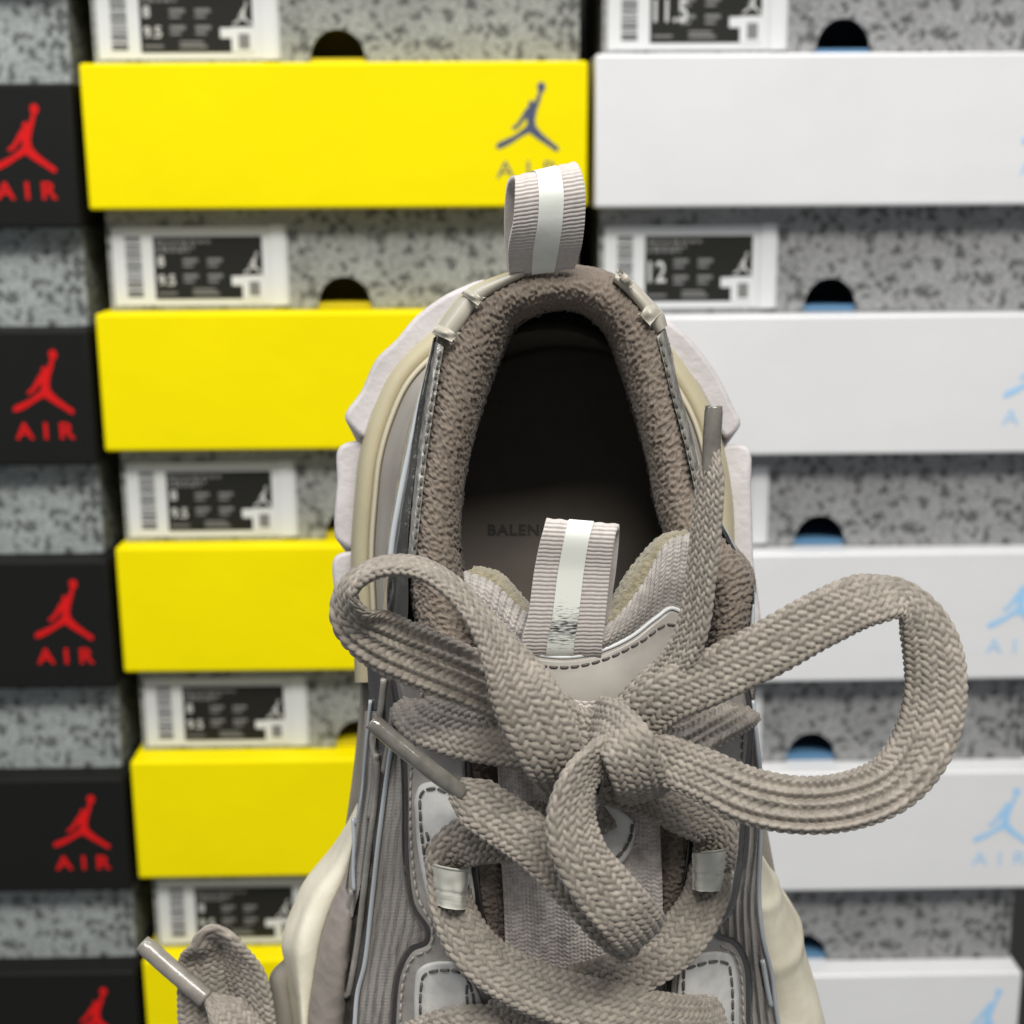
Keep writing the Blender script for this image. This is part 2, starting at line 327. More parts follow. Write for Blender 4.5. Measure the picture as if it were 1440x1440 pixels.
# ------------------------------------------------------------------ shoeboxes
import bmesh
def rbox(acc, lo, hi, r, m=0, seg=3):
    bm = bmesh.new(); bmesh.ops.create_cube(bm, size=1)
    for v in bm.verts: v.co = Vector([lo[i]+(v.co[i]+.5)*(hi[i]-lo[i]) for i in range(3)])
    if r: bmesh.ops.bevel(bm, geom=bm.edges[:], offset=r, segments=seg, profile=.5, affect='EDGES')
    bm.verts.ensure_lookup_table()
    acc.add([tuple(v.co) for v in bm.verts], [[v.index for v in f.verts] for f in bm.faces], None, m); bm.free()
def speckle(name, base, dark):
    m = bpy.data.materials.new(name); m.use_nodes = True; nt = m.node_tree; b = nt.nodes['Principled BSDF']; L = nt.links
    b.inputs['Roughness'].default_value = .55
    tc = nt.nodes.new('ShaderNodeTexCoord')
    def noise(sc, det=3):
        n = nt.nodes.new('ShaderNodeTexNoise'); n.inputs['Scale'].default_value = sc; n.inputs['Detail'].default_value = det; L.new(tc.outputs['Object'], n.inputs['Vector']); return n.outputs['Fac']
    def ramp(x, a, bb, c0, c1):
        r = nt.nodes.new('ShaderNodeValToRGB'); r.color_ramp.elements[0].position = a; r.color_ramp.elements[1].position = bb
        r.color_ramp.elements[0].color = (*c0, 1); r.color_ramp.elements[1].color = (*c1, 1); L.new(x, r.inputs[0]); return r.outputs[0]
    v = nt.nodes.new('ShaderNodeTexVoronoi'); v.inputs['Scale'].default_value = 140; v.inputs['Randomness'].default_value = 1.0
    d = nt.nodes.new('ShaderNodeTexNoise'); d.inputs['Scale'].default_value = 170; L.new(tc.outputs['Object'], d.inputs['Vector'])
    mx = nt.nodes.new('ShaderNodeVectorMath'); mx.operation = 'MULTIPLY_ADD'; mx.inputs[1].default_value = (.012, .012, .012); L.new(d.outputs['Color'], mx.inputs[0]); L.new(tc.outputs['Object'], mx.inputs[2]); L.new(mx.outputs[0], v.inputs['Vector'])
    wh = nt.nodes.new('ShaderNodeSeparateColor'); L.new(v.outputs['Color'], wh.inputs[0])
    size = nt.nodes.new('ShaderNodeMath'); size.operation = 'MULTIPLY'; size.inputs[1].default_value = .62; L.new(wh.outputs[0], size.inputs[0])
    sub = nt.nodes.new('ShaderNodeMath'); sub.operation = 'SUBTRACT'; L.new(v.outputs['Distance'], sub.inputs[0]); L.new(size.outputs[0], sub.inputs[1])
    spots = ramp(sub.outputs[0], -.16, .04, (.33, .33, .33), (1, 1, 1))
    fine = ramp(noise(330, 3), .36, .58, (.62, .62, .62), (1.08, 1.08, 1.08))
    big = ramp(noise(28, 2), .3, .7, (.85, .85, .85), (1.05, 1.05, 1.05))
    def mul(a, bb):
        k = nt.nodes.new('ShaderNodeMix'); k.data_type = 'RGBA'; k.blend_type = 'MULTIPLY'; k.inputs[0].default_value = 1; L.new(a, k.inputs[6]); L.new(bb, k.inputs[7]); return k.outputs[2]
    rgb = nt.nodes.new('ShaderNodeRGB'); rgb.outputs[0].default_value = (*base, 1)
    L.new(mul(mul(mul(rgb.outputs[0], spots), fine), big), b.inputs['Base Color'])
    return m
def card(name, col, rough, spec=.5, coat=0):
    return mat(name, col, rough, spec, 0, ('noise', 14, .25, .004), .04, 9, coat)
MB = dict(
    black=card('lid_black', (.0075, .0075, .007), .62, .18), yellow=card('lid_yellow', (.84, .70, .0005), .5, .08), white=card('lid_white', (.70, .70, .705), .3, .5, .15),
    base=speckle('base_speckled', (.305, .315, .295), (.1, .1, .1)), base_cool=speckle('base_speckled_cool', (.335, .36, .35), (.1, .1, .1)), base_plain=speckle('base_speckled_grey', (.29, .292, .292), (.1, .1, .1)),
    red=mat('print_red', (.60, .008, .009), .6, .15), navy=mat('print_navy', (.06, .075, .13), .5), blue=mat('print_pale_blue', (.33, .57, .82), .5),
    card=mat('label_white', (.63, .64, .64), .4), panel=mat('label_black', (.014, .014, .012), .5, .25), lines=mat('label_grey_print', (.17, .17, .165), .5), text=mat('label_text', (.55, .55, .53), .5), bar=mat('label_bars', (.09, .09, .09), .5),
    in_black=mat('inside_dark', (.02, .02, .02), .8), in_yellow=mat('inside_yellow', (.55, .45, .002), .6), in_blue=mat('inside_blue', (.09, .21, .36), .6), in_shaded_y=mat('inside_yellow_shaded', (.22, .18, .004), .7), in_dark=mat('inside_shadow', (.03, .035, .05), .8))
BW, BH, LH, BD, REC, INS = .35, .0714, .0979, .235, .021, .0055
def fan_poly(acc, pts2, y, m=0):
    pts = [Vector(p) for p in pts2]
    vo, eo, fo, *_ = delaunay_2d_cdt(pts, [], [list(range(len(pts)))], 1, 1e-7)
    acc.add([(p[0], y, p[1]) for p in vo], [tuple(reversed(f)) if tri_area(vo, f) > 0 and False else tuple(f) for f in fo], None, m)
def tri_area(v, f): return (v[f[1]][0]-v[f[0]][0])*(v[f[2]][1]-v[f[0]][1])-(v[f[2]][0]-v[f[0]][0])*(v[f[1]][1]-v[f[0]][1])
def text_polys(s, size, spacing=1.0, bold=0.0):
    cu = bpy.data.curves.new('lettering', 'FONT'); cu.body = s; cu.size = size; cu.space_character = spacing; cu.align_x = 'LEFT'; cu.offset = bold; cu.resolution_u = 3
    o = bpy.data.objects.new('lettering', cu); COL.objects.link(o); bpy.context.view_layer.update()
    me = o.to_mesh(); V = np.array([tuple(v.co) for v in me.vertices]); Fc = [tuple(p.vertices) for p in me.polygons]
    o.to_mesh_clear(); bpy.data.objects.remove(o); bpy.data.curves.remove(cu)
    return V, Fc
def put_text(acc, s, x, z, size, y, m=0, spacing=1.0, bold=0.0, width=None, sx=1.0):
    V, Fc = text_polys(s, size, spacing, bold)
    if width: sx = width/(V[:, 0].max()-V[:, 0].min())
    acc.add(np.stack([x+(V[:, 0]-V[:, 0].min())*sx, np.full(len(V), y), z+V[:, 1]], 1), Fc, None, m)
JUMP = [(.40, .215), (.53, .275), (.66, .185), (.85, .07), (.955, .0), (1.0, .02), (.99, .07), (.92, .115), (.74, .255), (.635, .37), (.625, .47), (.655, .60), (.70, .72), (.735, .84), (.775, .875), (.79, .93), (.77, .985), (.715, 1.0), (.665, .97), (.655, .915), (.68, .865), (.655, .80), (.61, .705), (.585, .735), (.54, .735), (.515, .695), (.525, .655), (.47, .61), (.40, .50), (.33, .40), (.27, .365), (.255, .325), (.29, .315), (.36, .345), (.44, .435), (.485, .49), (.50, .42), (.475, .365), (.31, .245), (.12, .165), (.03, .13), (.0, .08), (.02, .045), (.10, .055), (.25, .125)]
def emblem(acc, x, z, wd, ht, y, m=0):
    fan_poly(acc, [(x+(px-.5)*wd, z+pz*ht) for px, pz in JUMP], y, m)
def rect(acc, x0, z0, x1, z1, y, m=0):
    acc.add([(x0, y, z0), (x1, y, z0), (x1, y, z1), (x0, y, z1)], [(0, 1, 2, 3)], None, m)
def make_box(label, group, lid_m, base_m, print_m, inside_m, size_texts, logo_off, name='shoebox', thin_logo=False):
    root = thing(name, label, 'shoebox', (0, 0, 0), group)
    a = Parts(); rbox(a, (-BW/2, 0, BH), (BW/2, BD, BH+LH), .0022); lid = a.build('lid', lid_m, root, smooth=False)
    for p in lid.data.polygons: p.use_smooth = p.area < 2e-3
    cx = BW/2-logo_off
    a = Parts(); emblem(a, cx, BH+LH*.385, .044, .0465, -.0003); a.build('emblem', print_m, lid, smooth=False)
    bold = .00035 if print_m is MB['red'] else -.00012
    a = Parts(); put_text(a, 'AIR', cx-.0215, BH+LH*.205, .0165, -.0003, 0, 1.75, bold, .043); a.build('lettering', print_m, lid, smooth=False)
    # base: front wall with the thumb notch, side walls, back, floor
    a = Parts(); x0, x1, yf, yb, r = -BW/2+INS, BW/2-INS, REC, BD-.006, .0195
    arc = [(r*math.cos(t), .0025+r*1.06*math.sin(t)) for t in np.linspace(0, math.pi, 25)]
    O = [(x0, .0005), (-r, .0005)] + arc[::-1] + [(r, .0005), (x1, .0005), (x1, BH), (x0, BH)]
    fan_poly(a, O, yf); fan_poly(a, O, yf+.003)
    n = len(O); a.add([(p[0], yf, p[1]) for p in O]+[(p[0], yf+.003, p[1]) for p in O], [(i, (i+1) % n, n+(i+1) % n, n+i) for i in range(n)])
    rbox(a, (x0, yf+.003, .0005), (x0+.003, yb, BH), 0); rbox(a, (x1-.003, yf+.003, .0005), (x1, yb, BH), 0); rbox(a, (x0+.003, yb-.003, .0005), (x1-.003, yb, BH), 0)
    rbox(a, (x0+.003, yf+.0032, .0006), (x1-.003, yb-.003, .004), 0, 1)
    rbox(a, (x0+.003, yf+.06, .004), (x1-.003, yf+.064, BH), 0, 2)  # partition behind the notch; shade inside the box put into its colour
    base = a.build('base', [base_m, inside_m, MB['in_shaded_y'] if inside_m is MB['in_yellow'] else MB['in_dark']], root, smooth=False)
    if size_texts:
        a = Parts(); y = yf-.0006; lx, lz, lw, lh = x0+.0035, .0035, .126, .0555
        rect(a, lx, lz, lx+lw, lz+lh, y, 0)
        X = lambda t: lx+t*lw
        Z = lambda t: lz+lh*(1-t)
        rng = np.random.default_rng(3); t = .12
        while t < .9:
            h = rng.choice([.008, .014, .022, .035]); rect(a, X(.075), Z(t+h), X(.165), Z(t), y-.0003, 4); t += h+rng.choice([.01, .016, .026])
        rect(a, X(.235), Z(.92), X(.855), Z(.12), y-.0003, 1)
        rect(a, X(.735), Z(.925), X(.86), Z(.62), y-.0006, 0); rect(a, X(.675), Z(.75), X(.735), Z(.63), y-.0006, 0)
        rect(a, X(.775), Z(.88), X(.835), Z(.70), y-.0009, 2)
        rect(a, X(.90), Z(1.01), X(.985), Z(-.02), y-.0012, 0)
        for (tz, x_a, x_b) in ((.17, .25, .56), (.235, .25, .47), (.285, .25, .44)):       # unreadable small print
            q = x_a
            while q < x_b:
                wd = rng.uniform(.015, .05); rect(a, X(q), Z(tz+.038), X(min(q+wd, x_b)), Z(tz), y-.0006, 2); q += wd+.012
        for cx_ in (.40, .54):
            for tz in (.40, .60):
                rect(a, X(cx_), Z(tz+.05), X(cx_+.085), Z(tz), y-.0006, 2); rect(a, X(cx_), Z(tz+.11), X(cx_+.06), Z(tz+.075), y-.0006, 2)
        rect(a, X(.45), Z(.87), X(.60), Z(.835), y-.0006, 2); rect(a, X(.45), Z(.815), X(.58), Z(.785), y-.0006, 2); rect(a, X(.25), Z(.86), X(.36), Z(.83), y-.0006, 2)
        if len(size_texts) == 2:
            put_text(a, size_texts[0], X(.255), Z(.50), .0105, y-.0007, 3, 1, .0002); put_text(a, size_texts[1], X(.255), Z(.74), .0105, y-.0007, 3, 1, .0002)
        else: put_text(a, size_texts[0], X(.255), Z(.68), .020, y-.0007, 3, 1, .0003, sx=.8)
        emblem(a, X(.80), Z(.60), .013, .0155, y-.0008, 3)
        a.build('size_label', [MB['card'], MB['panel'], MB['lines'], MB['text'], MB['bar']], base, smooth=False)
    return root
def z_at(px, py):                                         # height where the ray through a pixel meets the lid fronts (y = 0)
    v = FW+RT*((px-720)/F)+UP*((720-py)/F); t = -CAMP[1]/v[1]; return CAMP[2]+t*v[2]
ORD = ['topmost', 'second from the top', 'third from the top', 'fourth from the top', 'fifth from the top', 'lowest']
def stack(xc, px, tops, what, args):
    zs = [z_at(px, t) for t in tops]; zs = [zs[0]+(zs[0]-zs[1])] + zs; zs.append(zs[-1]-(zs[-2]-zs[-1])*1.0)
    protos = {}
    for i in range(6):
        h = zs[i]-zs[i+1]; key = args['sizes'][i]
        label = what[1] % ORD[i]
        # lids above the first row are cut off by the frame
        root = make_box(label, what[0], args['lid'], args['base'], args['print'], args['inside'], key, args['logo']) if key not in protos else None
        if root is None:
            src = protos[key]; root = src.copy(); COL.objects.link(root); root['label'] = label
            for ch in src.children:
                c = ch.copy(); COL.objects.link(c); c.parent = root
                for g in ch.children:
                    d = g.copy(); COL.objects.link(d); d.parent = c
        else: protos[key] = root
        s = h/(BH+LH); root.scale = (1, 1, s*.9985)
        root.rotation_euler = (0, 0, math.radians([.25, -.15, .2, -.3, .15, -.1][i]*(1 if xc < 0 else -1)))
        root.location = (xc+[.001, 0, -.0006, .0008, .0012, -.0005][i], [0, .0008, -.0006, .001, 0, -.001][i], zs[i+1])
stack(-.2779-.006-BW/2, 60, [116, 464, 789, 1096, 1367], ('black-lidded shoeboxes in the left stack', 'black-lidded shoebox with red emblem, %s in the stack at left'),
      dict(lid=MB['black'], base=MB['base_cool'], print=MB['red'], inside=MB['in_black'], sizes=[None]*6, logo=.036))
stack(-.2779+BW/2, 350, [87, 439, 769, 1069, 1349], ('yellow-lidded shoeboxes in the middle stack', 'yellow-lidded shoebox with grey speckled base, %s in the middle stack'),
      dict(lid=MB['yellow'], base=MB['base'], print=MB['navy'], inside=MB['in_yellow'], sizes=[('8', '9.5'), ('8', '9.5'), ('8', '9.5'), ('8', '9.5'), ('8', '9.5'), ('8', '9.5')], logo=.042))
stack(.0773+BW/2, 1430, [72, 440, 775, 1083, 1366], ('white-lidded shoeboxes in the right stack', 'white-lidded shoebox with pale blue emblem, %s in the stack at right'),
      dict(lid=MB['white'], base=MB['base_plain'], print=MB['blue'], inside=MB['in_blue'], sizes=[('11.5',), ('12',), ('12',), ('12',), ('12',), ('12',)], logo=.028))

# ------------------------------------------------------------------ the sneaker
def pxd(x, y, d): return U(np.array([x, y, d], float))
shoe = thing('sneaker', 'taupe and cream chunky sneaker with tied flat laces, held in front of the shoebox stacks', 'sneaker', tuple(pxd(790, 900, 45)))
ORIGIN['sneaker'] = pxd(790, 900, 45)

SKIN = RBF([(800, 900, 35.2), (800, 1000, 34.6), (800, 1100, 34.7), (800, 1200, 35.0), (800, 1300, 35.4), (810, 1440, 36.0),
            (650, 1000, 35.0), (650, 1100, 35.0), (690, 1300, 35.5), (600, 950, 35.4), (600, 1150, 35.5), (610, 1300, 35.9), (620, 1440, 36.5), (690, 1440, 36.2),
            (550, 960, 36.7), (560, 1100, 36.7), (560, 1250, 37.0), (540, 1440, 37.6), (510, 1000, 38.0), (515, 1100, 38.3), (500, 1200, 38.6), (485, 1350, 39.3), (460, 1440, 40),
            (980, 1000, 35.0), (980, 1200, 35.4), (980, 1400, 36.2), (1050, 1000, 36.8), (1055, 1200, 37.2), (1065, 1400, 38.2), (1100, 1440, 39.3), (1090, 1250, 39.)])
def skin(off=0.0): return lambda xy: SKIN(xy)-off

# --- outsole slab, tread lugs, midsole bands
def const(d): return lambda xy: np.full(len(xy), float(d))
def lug(outline, d0, d1, bevel=6, m='lug', name='tread_lug', parent=None, slope=None, slant=.006):
    acc = Parts(); dep = const(d0) if slope is None else slope
    plate(acc, outline, dep, thick=.3, bevel=bevel, step=6, grid=22)
    O = closed_spline(outline, 6)
    if (O[:, 0]*np.roll(O[:, 1], -1)-np.roll(O[:, 0], -1)*O[:, 1]).sum() < 0: O = O[::-1]
    top = U(np.concatenate([O, (dep(O)+.07)[:, None]], 1)); off = FW*(d1-d0)/100 - UP*slant
    V = np.concatenate([top, top+off]); n = len(O)
    acc.add(V, [(i, n+i, n+(i+1) % n, (i+1) % n) for i in range(n)]+[tuple(range(n, 2*n))])
    return acc.build(name, M[m], parent or shoe)
lug([(640, 408), (612, 424), (584, 446), (557, 478), (530, 504), (508, 550), (485, 588), (493, 600), (512, 616), (526, 585), (550, 541), (602, 490), (660, 450), (700, 420), (690, 395)], 41.8, 45.5)
lug([(478, 628), (508, 621), (516, 690), (512, 772), (492, 772), (472, 757), (470, 740), (474, 680)], 42.2, 45.5)
lug([(472, 782), (515, 778), (518, 860), (520, 935), (500, 925), (478, 880), (470, 830)], 42.2, 45.5)
lug([(925, 446), (957, 464), (986, 495), (1013, 535), (1030, 570), (1041, 597), (1021, 616), (1008, 600), (985, 552), (945, 506), (900, 470)], 41.8, 45.5)
lug([(1020, 627), (1050, 628), (1056, 690), (1059, 780), (1060, 900), (1020, 900), (1016, 760), (1020, 690)], 42.0, 45.5)
heel = [(500, 960), (497, 860), (494, 780), (499, 700), (506, 640), (523, 580), (552, 520), (604, 468), (660, 430), (720, 408), (790, 402), (860, 420), (920, 465), (958, 505), (1000, 575), (1020, 640), (1030, 700), (1034, 800), (1040, 900), (1046, 980)]
def inset(path, dx):
    S = np.asarray(path, float); T = np.gradient(S, axis=0); T /= np.linalg.norm(T, axis=1, keepdims=True); N = np.stack([-T[:, 1], T[:, 0]], 1)
    return S+N*dx
H0 = np.array(heel, float)
def ring(dx, d): return [(x, y, d) for x, y in inset(H0, dx)]
sheet('midsole_band', loft([ring(0, 43.5), ring(0, 41.6), ring(3, 41.2), ring(14, 40.95), ring(24, 41.0), ring(26, 41.3)], 240, 26), M['tan'], shoe)
sheet('midsole_piping', loft([ring(24, 41.15), ring(25, 40.75), ring(29, 40.55), ring(33, 40.8), ring(34, 41.2)], 240, 12), M['tan_light'], shoe)
sheet('heel_sidewall', loft([ring(31, 41.3), ring(33, 40.7), ring(38, 40.1), ring(46, 39.6), ring(54, 38.9), ring(62, 38.3)], 240, 20), M['greyband'], shoe)
# slab under everything (heel to toe, out of frame at the bottom)
slab = [(560, 560), (640, 470), (790, 430), (920, 480), (1000, 600), (1030, 800), (1050, 1000), (1085, 1200), (1120, 1400), (1120, 1700), (1040, 1900), (800, 1980), (560, 1900), (440, 1700), (440, 1420), (480, 1200), (505, 1000), (510, 760)]
lug(slab, 43.8, 45.2, 4, 'sole_grey', 'outsole')

# --- forefoot midsole, left: cream wall, taupe rubber, grey edge
sheet('forefoot_midsole', loft([[(505, 1128, 43), (476, 1178, 43), (424, 1252, 43), (398, 1330, 43), (402, 1352, 43), (412, 1440, 43), (440, 1620, 43)],
                      [(503, 1133, 41), (474, 1183, 41), (421, 1256, 41), (398, 1330, 41), (401, 1352, 41), (413, 1440, 41), (440, 1620, 41)],
                      [(504, 1140, 40.3), (478, 1190, 40.3), (428, 1264, 40.2), (406, 1330, 40.2), (410, 1360, 40.3), (421, 1440, 40.3), (448, 1620, 40.4)],
                      [(505, 1150, 39.5), (482, 1205, 39.5), (443, 1274, 39.3), (426, 1330, 39.2), (424, 1375, 39.3), (428, 1440, 39.3), (455, 1620, 39.4)],
                      [(506, 1156, 39.4), (487, 1218, 39.4), (461, 1280, 39.3), (448, 1324, 39.3), (440, 1380, 39.4), (433, 1440, 39.4), (460, 1620, 39.5)],
                      [(508, 1160, 40), (491, 1220, 40), (464, 1285, 40), (452, 1330, 40), (444, 1380, 40), (437, 1440, 40), (464, 1620, 40)]], 110, 40), M['cream'], shoe,
      height=lambda u, v: .00015*random_field(u, v, .02, seed=5))
sheet('outsole_edge', loft([[(404, 1345, 44), (384, 1368, 44), (379, 1400, 44), (376, 1440, 44), (376, 1620, 44)], [(402, 1349, 41.8), (382, 1370, 41.8), (378, 1400, 41.8), (374, 1440, 41.8), (374, 1620, 41.8)],
                      [(404, 1354, 41.3), (388, 1375, 41.2), (387, 1405, 41.1), (386, 1440, 41), (386, 1620, 41)], [(408, 1360, 41.2), (405, 1390, 41.1), (408, 1415, 41), (414, 1440, 41), (430, 1620, 41)], [(412, 1362, 42), (412, 1390, 42), (416, 1415, 42), (422, 1440, 42), (440, 1620, 42)]], 40, 16), M['sole_grey'], shoe)
sheet('rubber_sidewall', loft([[(503, 1150, 40.3), (487, 1218, 40.2), (461, 1280, 40), (447, 1330, 40), (440, 1380, 40), (432, 1440, 40), (450, 1620, 40)],
                      [(503, 1150, 39.7), (489, 1217, 39.5), (465, 1280, 39.2), (452, 1330, 39.1), (444, 1380, 39.1), (437, 1440, 39.2), (455, 1620, 39.2)],
                      [(503, 1160, 39.4), (494, 1220, 39.2), (477, 1285, 38.8), (466, 1335, 38.7), (459, 1385, 38.8), (452, 1440, 38.9), (466, 1620, 39)],
                      [(504, 1170, 39.3), (499, 1222, 39.1), (491, 1290, 38.7), (483, 1340, 38.6), (478, 1390, 38.7), (472, 1440, 38.9), (480, 1620, 39)],
                      [(510, 1180, 39.6), (508, 1225, 39.6), (500, 1295, 39.3), (495, 1345, 39.3), (490, 1395, 39.4), (488, 1440, 39.5), (495, 1620, 39.5)]], 110, 24), M['taupe_rubber'], shoe,
      height=lambda u, v: .00012*np.abs(random_field(u, v, .005, seed=8)))
# right: cream wall with two moulded ridges
def ridge_h(u, v):
    q = u+v*.55
    return .0007*np.exp(-((q-.026)/.0022)**2)+.0008*np.exp(-((q-.043)/.0022)**2)-.0004*np.exp(-((q-.035)/.004)**2)+.0001*random_field(u, v, .015, seed=3)
sheet('forefoot_midsole', loft([[(1056, 1140, 38.3), (1060, 1230, 38.3), (1066, 1310, 38.7), (1074, 1380, 39), (1084, 1440, 39.2), (1100, 1620, 39.5)],
                      [(1060, 1170, 38.6), (1074, 1240, 38.7), (1088, 1300, 38.9), (1100, 1370, 39), (1112, 1440, 39.2), (1130, 1620, 39.4)],
                      [(1064, 1190, 39.3), (1085, 1245, 39.4), (1108, 1300, 39.5), (1124, 1360, 39.6), (1142, 1440, 39.7), (1160, 1620, 39.8)],
                      [(1068, 1200, 40.4), (1090, 1238, 40.4), (1117, 1288, 40.5), (1134, 1350, 40.5), (1158, 1440, 40.6), (1176, 1620, 40.6)],
                      [(1070, 1205, 42.8), (1090, 1238, 42.8), (1117, 1288, 42.8), (1134, 1350, 42.8), (1158, 1440, 42.8), (1176, 1620, 42.8)]], 130, 50), M['cream'], shoe, height=ridge_h)

# --- upper sides: knit panels, smoked film, pale film edges
def twill(pc, pr, amp):
    def h(u, v):
        x = (v/pc) % 1-.5; ph = (u/pr+np.abs(x)*1.1) % 1
        return amp*(np.sqrt(np.maximum(0, 1-(2*ph-1)**2))*(1-(2*np.abs(np.abs(x)*2-.5))**4*.8)-.5)
    return h
def strips(a, b, off=0.0, n=60, dd=0.0):
    """surface between two px curves lying on the skin"""
    A = spline(np.array(a, float), n=n); B = spline(np.array(b, float), n=n); r = []
    for s in np.linspace(0, 1, 7):
        q = A*(1-s)+B*s; r.append(np.concatenate([q, (SKIN(q)-off)[:, None]], 1))
    return r
def panel(a, b, nu, nv, off=0.0):
    R = np.stack(strips(a, b, off, nu), 1)
    s = np.linspace(0, 6, nv); i = np.clip(s.astype(int), 0, 5); t = (s-i)[None, :, None]
    return U(R[:, i]*(1-t)+R[:, i+1]*t)
KN = twill(.0013, .0009, .00028)
sheet('side_knit', panel([(535, 930), (540, 1050), (538, 1110), (525, 1200), (514, 1290), (502, 1370), (494, 1440), (490, 1620)],
                         [(640, 930), (640, 1050), (640, 1110), (645, 1200), (650, 1290), (650, 1370), (650, 1440), (655, 1620)], 620, 120), M['side_knit'], shoe,
      height=lambda u, v: KN(u, v)+.0003*np.cos(v/.0042*2*math.pi))
sheet('side_knit', panel([(1000, 960), (1000, 1050), (1005, 1200), (1000, 1300), (1010, 1440), (1020, 1620)],
                         [(1062, 960), (1066, 1050), (1068, 1200), (1072, 1310), (1087, 1400), (1104, 1620)], 560, 70, .02), M['side_knit'], shoe, height=lambda u, v: KN(u, v)+.0003*np.cos(v/.004*2*math.pi))
sheet('side_film', panel([(516, 925), (518, 1000), (508, 1100), (497, 1180), (484, 1260), (474, 1340), (476, 1420), (485, 1460)],
                         [(562, 925), (556, 1000), (543, 1100), (530, 1194), (521, 1277), (511, 1360), (501, 1420), (490, 1460)], 160, 24, .1), M['film'], shoe, height=lambda u, v: .00012*random_field(u, v*2.2, .016, seed=21))
sheet('side_knit', panel([(513, 1000), (506, 1100), (498, 1170), (490, 1240), (492, 1290)], [(531, 1000), (525, 1100), (517, 1170), (508, 1240), (496, 1290)], 260, 24, .22), M['side_knit'], shoe, height=KN)
acc = Parts()
def edge(path, off, r=.00045, flat=1.0, m=0):
    S = spline(np.array(path, float), step=5); tube(acc, U(np.concatenate([S, (SKIN(S)-off)[:, None]], 1)), r, 8, m, world=True, flat=flat)
acc = Parts(); edge([(552, 1040), (543, 1100), (531, 1194), (522, 1277), (512, 1360), (503, 1395), (499, 1440), (496, 1600)], .22, .00065); acc.build('film_edge', M['film_edge'], shoe)
acc = Parts(); edge([(497, 1150), (498, 1185), (497, 1220), (498, 1252)], .25, .0006); acc.build('film_edge', M['film_edge'], shoe)
acc = Parts(); edge([(521, 985), (514, 1060), (507, 1130), (500, 1160)], .2, .0005); acc.build('film_edge', M['film_edge'], shoe)
acc = Parts(); edge([(1058, 985), (1064, 1040), (1069, 1090), (1070, 1172), (1067, 1251), (1072, 1315), (1086, 1375), (1090, 1412), (1098, 1460)], .15, .00065); acc.build('film_edge', M['film_edge'], shoe)
acc = Parts(); edge([(1072, 1350), (1080, 1395), (1084, 1415)], .25, .0007); acc.build('film_edge', M['film_edge'], shoe)
# moulded ribs over the smoked film
acc = Parts()
for p in ([(540, 955), (533, 1010), (524, 1040), (531, 1080), (527, 1130), (519, 1190), (512, 1250), (505, 1310), (497, 1360), (487, 1400), (480, 1375), (478, 1340), (486, 1300), (492, 1268), (496, 1252)],
          [(553, 1000), (548, 1040), (540, 1085)], [(530, 1060), (526, 1110), (520, 1150)]):
    S = spline(np.array(p, float), step=5); tube(acc, U(np.concatenate([S, (SKIN(S)-.2)[:, None]], 1)), .0009, 8, 0, world=True)
acc.build('film_rib', M['leather'], shoe)

# --- eyestays
eyeL = [(556, 925), (600, 915), (642, 930), (652, 1010), (656, 1100), (662, 1200), (674, 1290), (694, 1345), (700, 1470), (700, 1600), (552, 1600), (556, 1440), (565, 1365), (580, 1338), (602, 1327), (605, 1310), (584, 1275), (575, 1215), (573, 1100), (569, 1030), (560, 980)]
eyeR = [(1040, 960), (1052, 1010), (1048, 1080), (1040, 1180), (1034, 1230), (1024, 1275), (1004, 1305), (1006, 1318), (1030, 1328), (1044, 1350), (1050, 1440), (1060, 1600), (930, 1600), (940, 1440), (948, 1345), (962, 1290), (974, 1200), (980, 1100), (970, 1000), (980, 950)]
acc = Parts(); plate(acc, eyeL, skin(.05), .30, 6, 5); acc.build('eyestay', M['leather'], shoe)
acc = Parts(); plate(acc, eyeR, skin(.05), .30, 6, 5); acc.build('eyestay', M['leather'], shoe)
def grow(o, k):
    o = np.asarray(o, float); c = o.mean(0); T = np.roll(o, -1, 0)-np.roll(o, 1, 0); T /= np.linalg.norm(T, axis=1, keepdims=True); N = np.stack([T[:, 1], -T[:, 0]], 1)
    if ((o[:, 0]*np.roll(o[:, 1], -1)-np.roll(o[:, 0], -1)*o[:, 1]).sum()) < 0: N = -N
    return o+N*k
acc = Parts(); plate(acc, grow(eyeL, 9), skin(.03), .22, 4, 5); acc.build('eyestay_backing', M['leather_edge'], shoe)
acc = Parts(); plate(acc, grow(eyeR, 9), skin(.03), .22, 4, 5); acc.build('eyestay_backing', M['leather_edge'], shoe)
patches = [[(584, 1150), (583, 1122), (591, 1104), (606, 1099), (640, 1110), (656, 1125), (660, 1200), (664, 1290), (640, 1310), (618, 1308), (603, 1268), (592, 1222), (586, 1185)],
           [(583, 1460), (583, 1385), (586, 1366), (596, 1357), (640, 1353), (656, 1362), (670, 1390), (678, 1412), (678, 1460), (676, 1560), (590, 1560)],
           [(950, 1460), (954, 1380), (960, 1352), (972, 1344), (1012, 1338), (1028, 1343), (1036, 1364), (1040, 1460), (1044, 1560), (950, 1560)],
           [(990, 1150), (1000, 1130), (1026, 1135), (1032, 1160), (1028, 1210), (1018, 1262), (1000, 1290), (980, 1290), (978, 1220)]]
def thumb(cx, cy, rx, ry, amt): return lambda q: amt*np.exp(-(((q[:, 0]-cx)/rx)**2+((q[:, 1]-cy)/ry)**2)**2)
dents = [None, thumb(622, 1410, 20, 32, .09), thumb(997, 1400, 18, 26, .10), None]
for o, dn in zip(patches, dents):
    acc = Parts(); plate(acc, o, skin(.28), .20, 5, 4, grid=7, dent=dn); pt = acc.build('eyelet_patch', M['leather_pale'], shoe)
acc = Parts()
st = skin(.50)
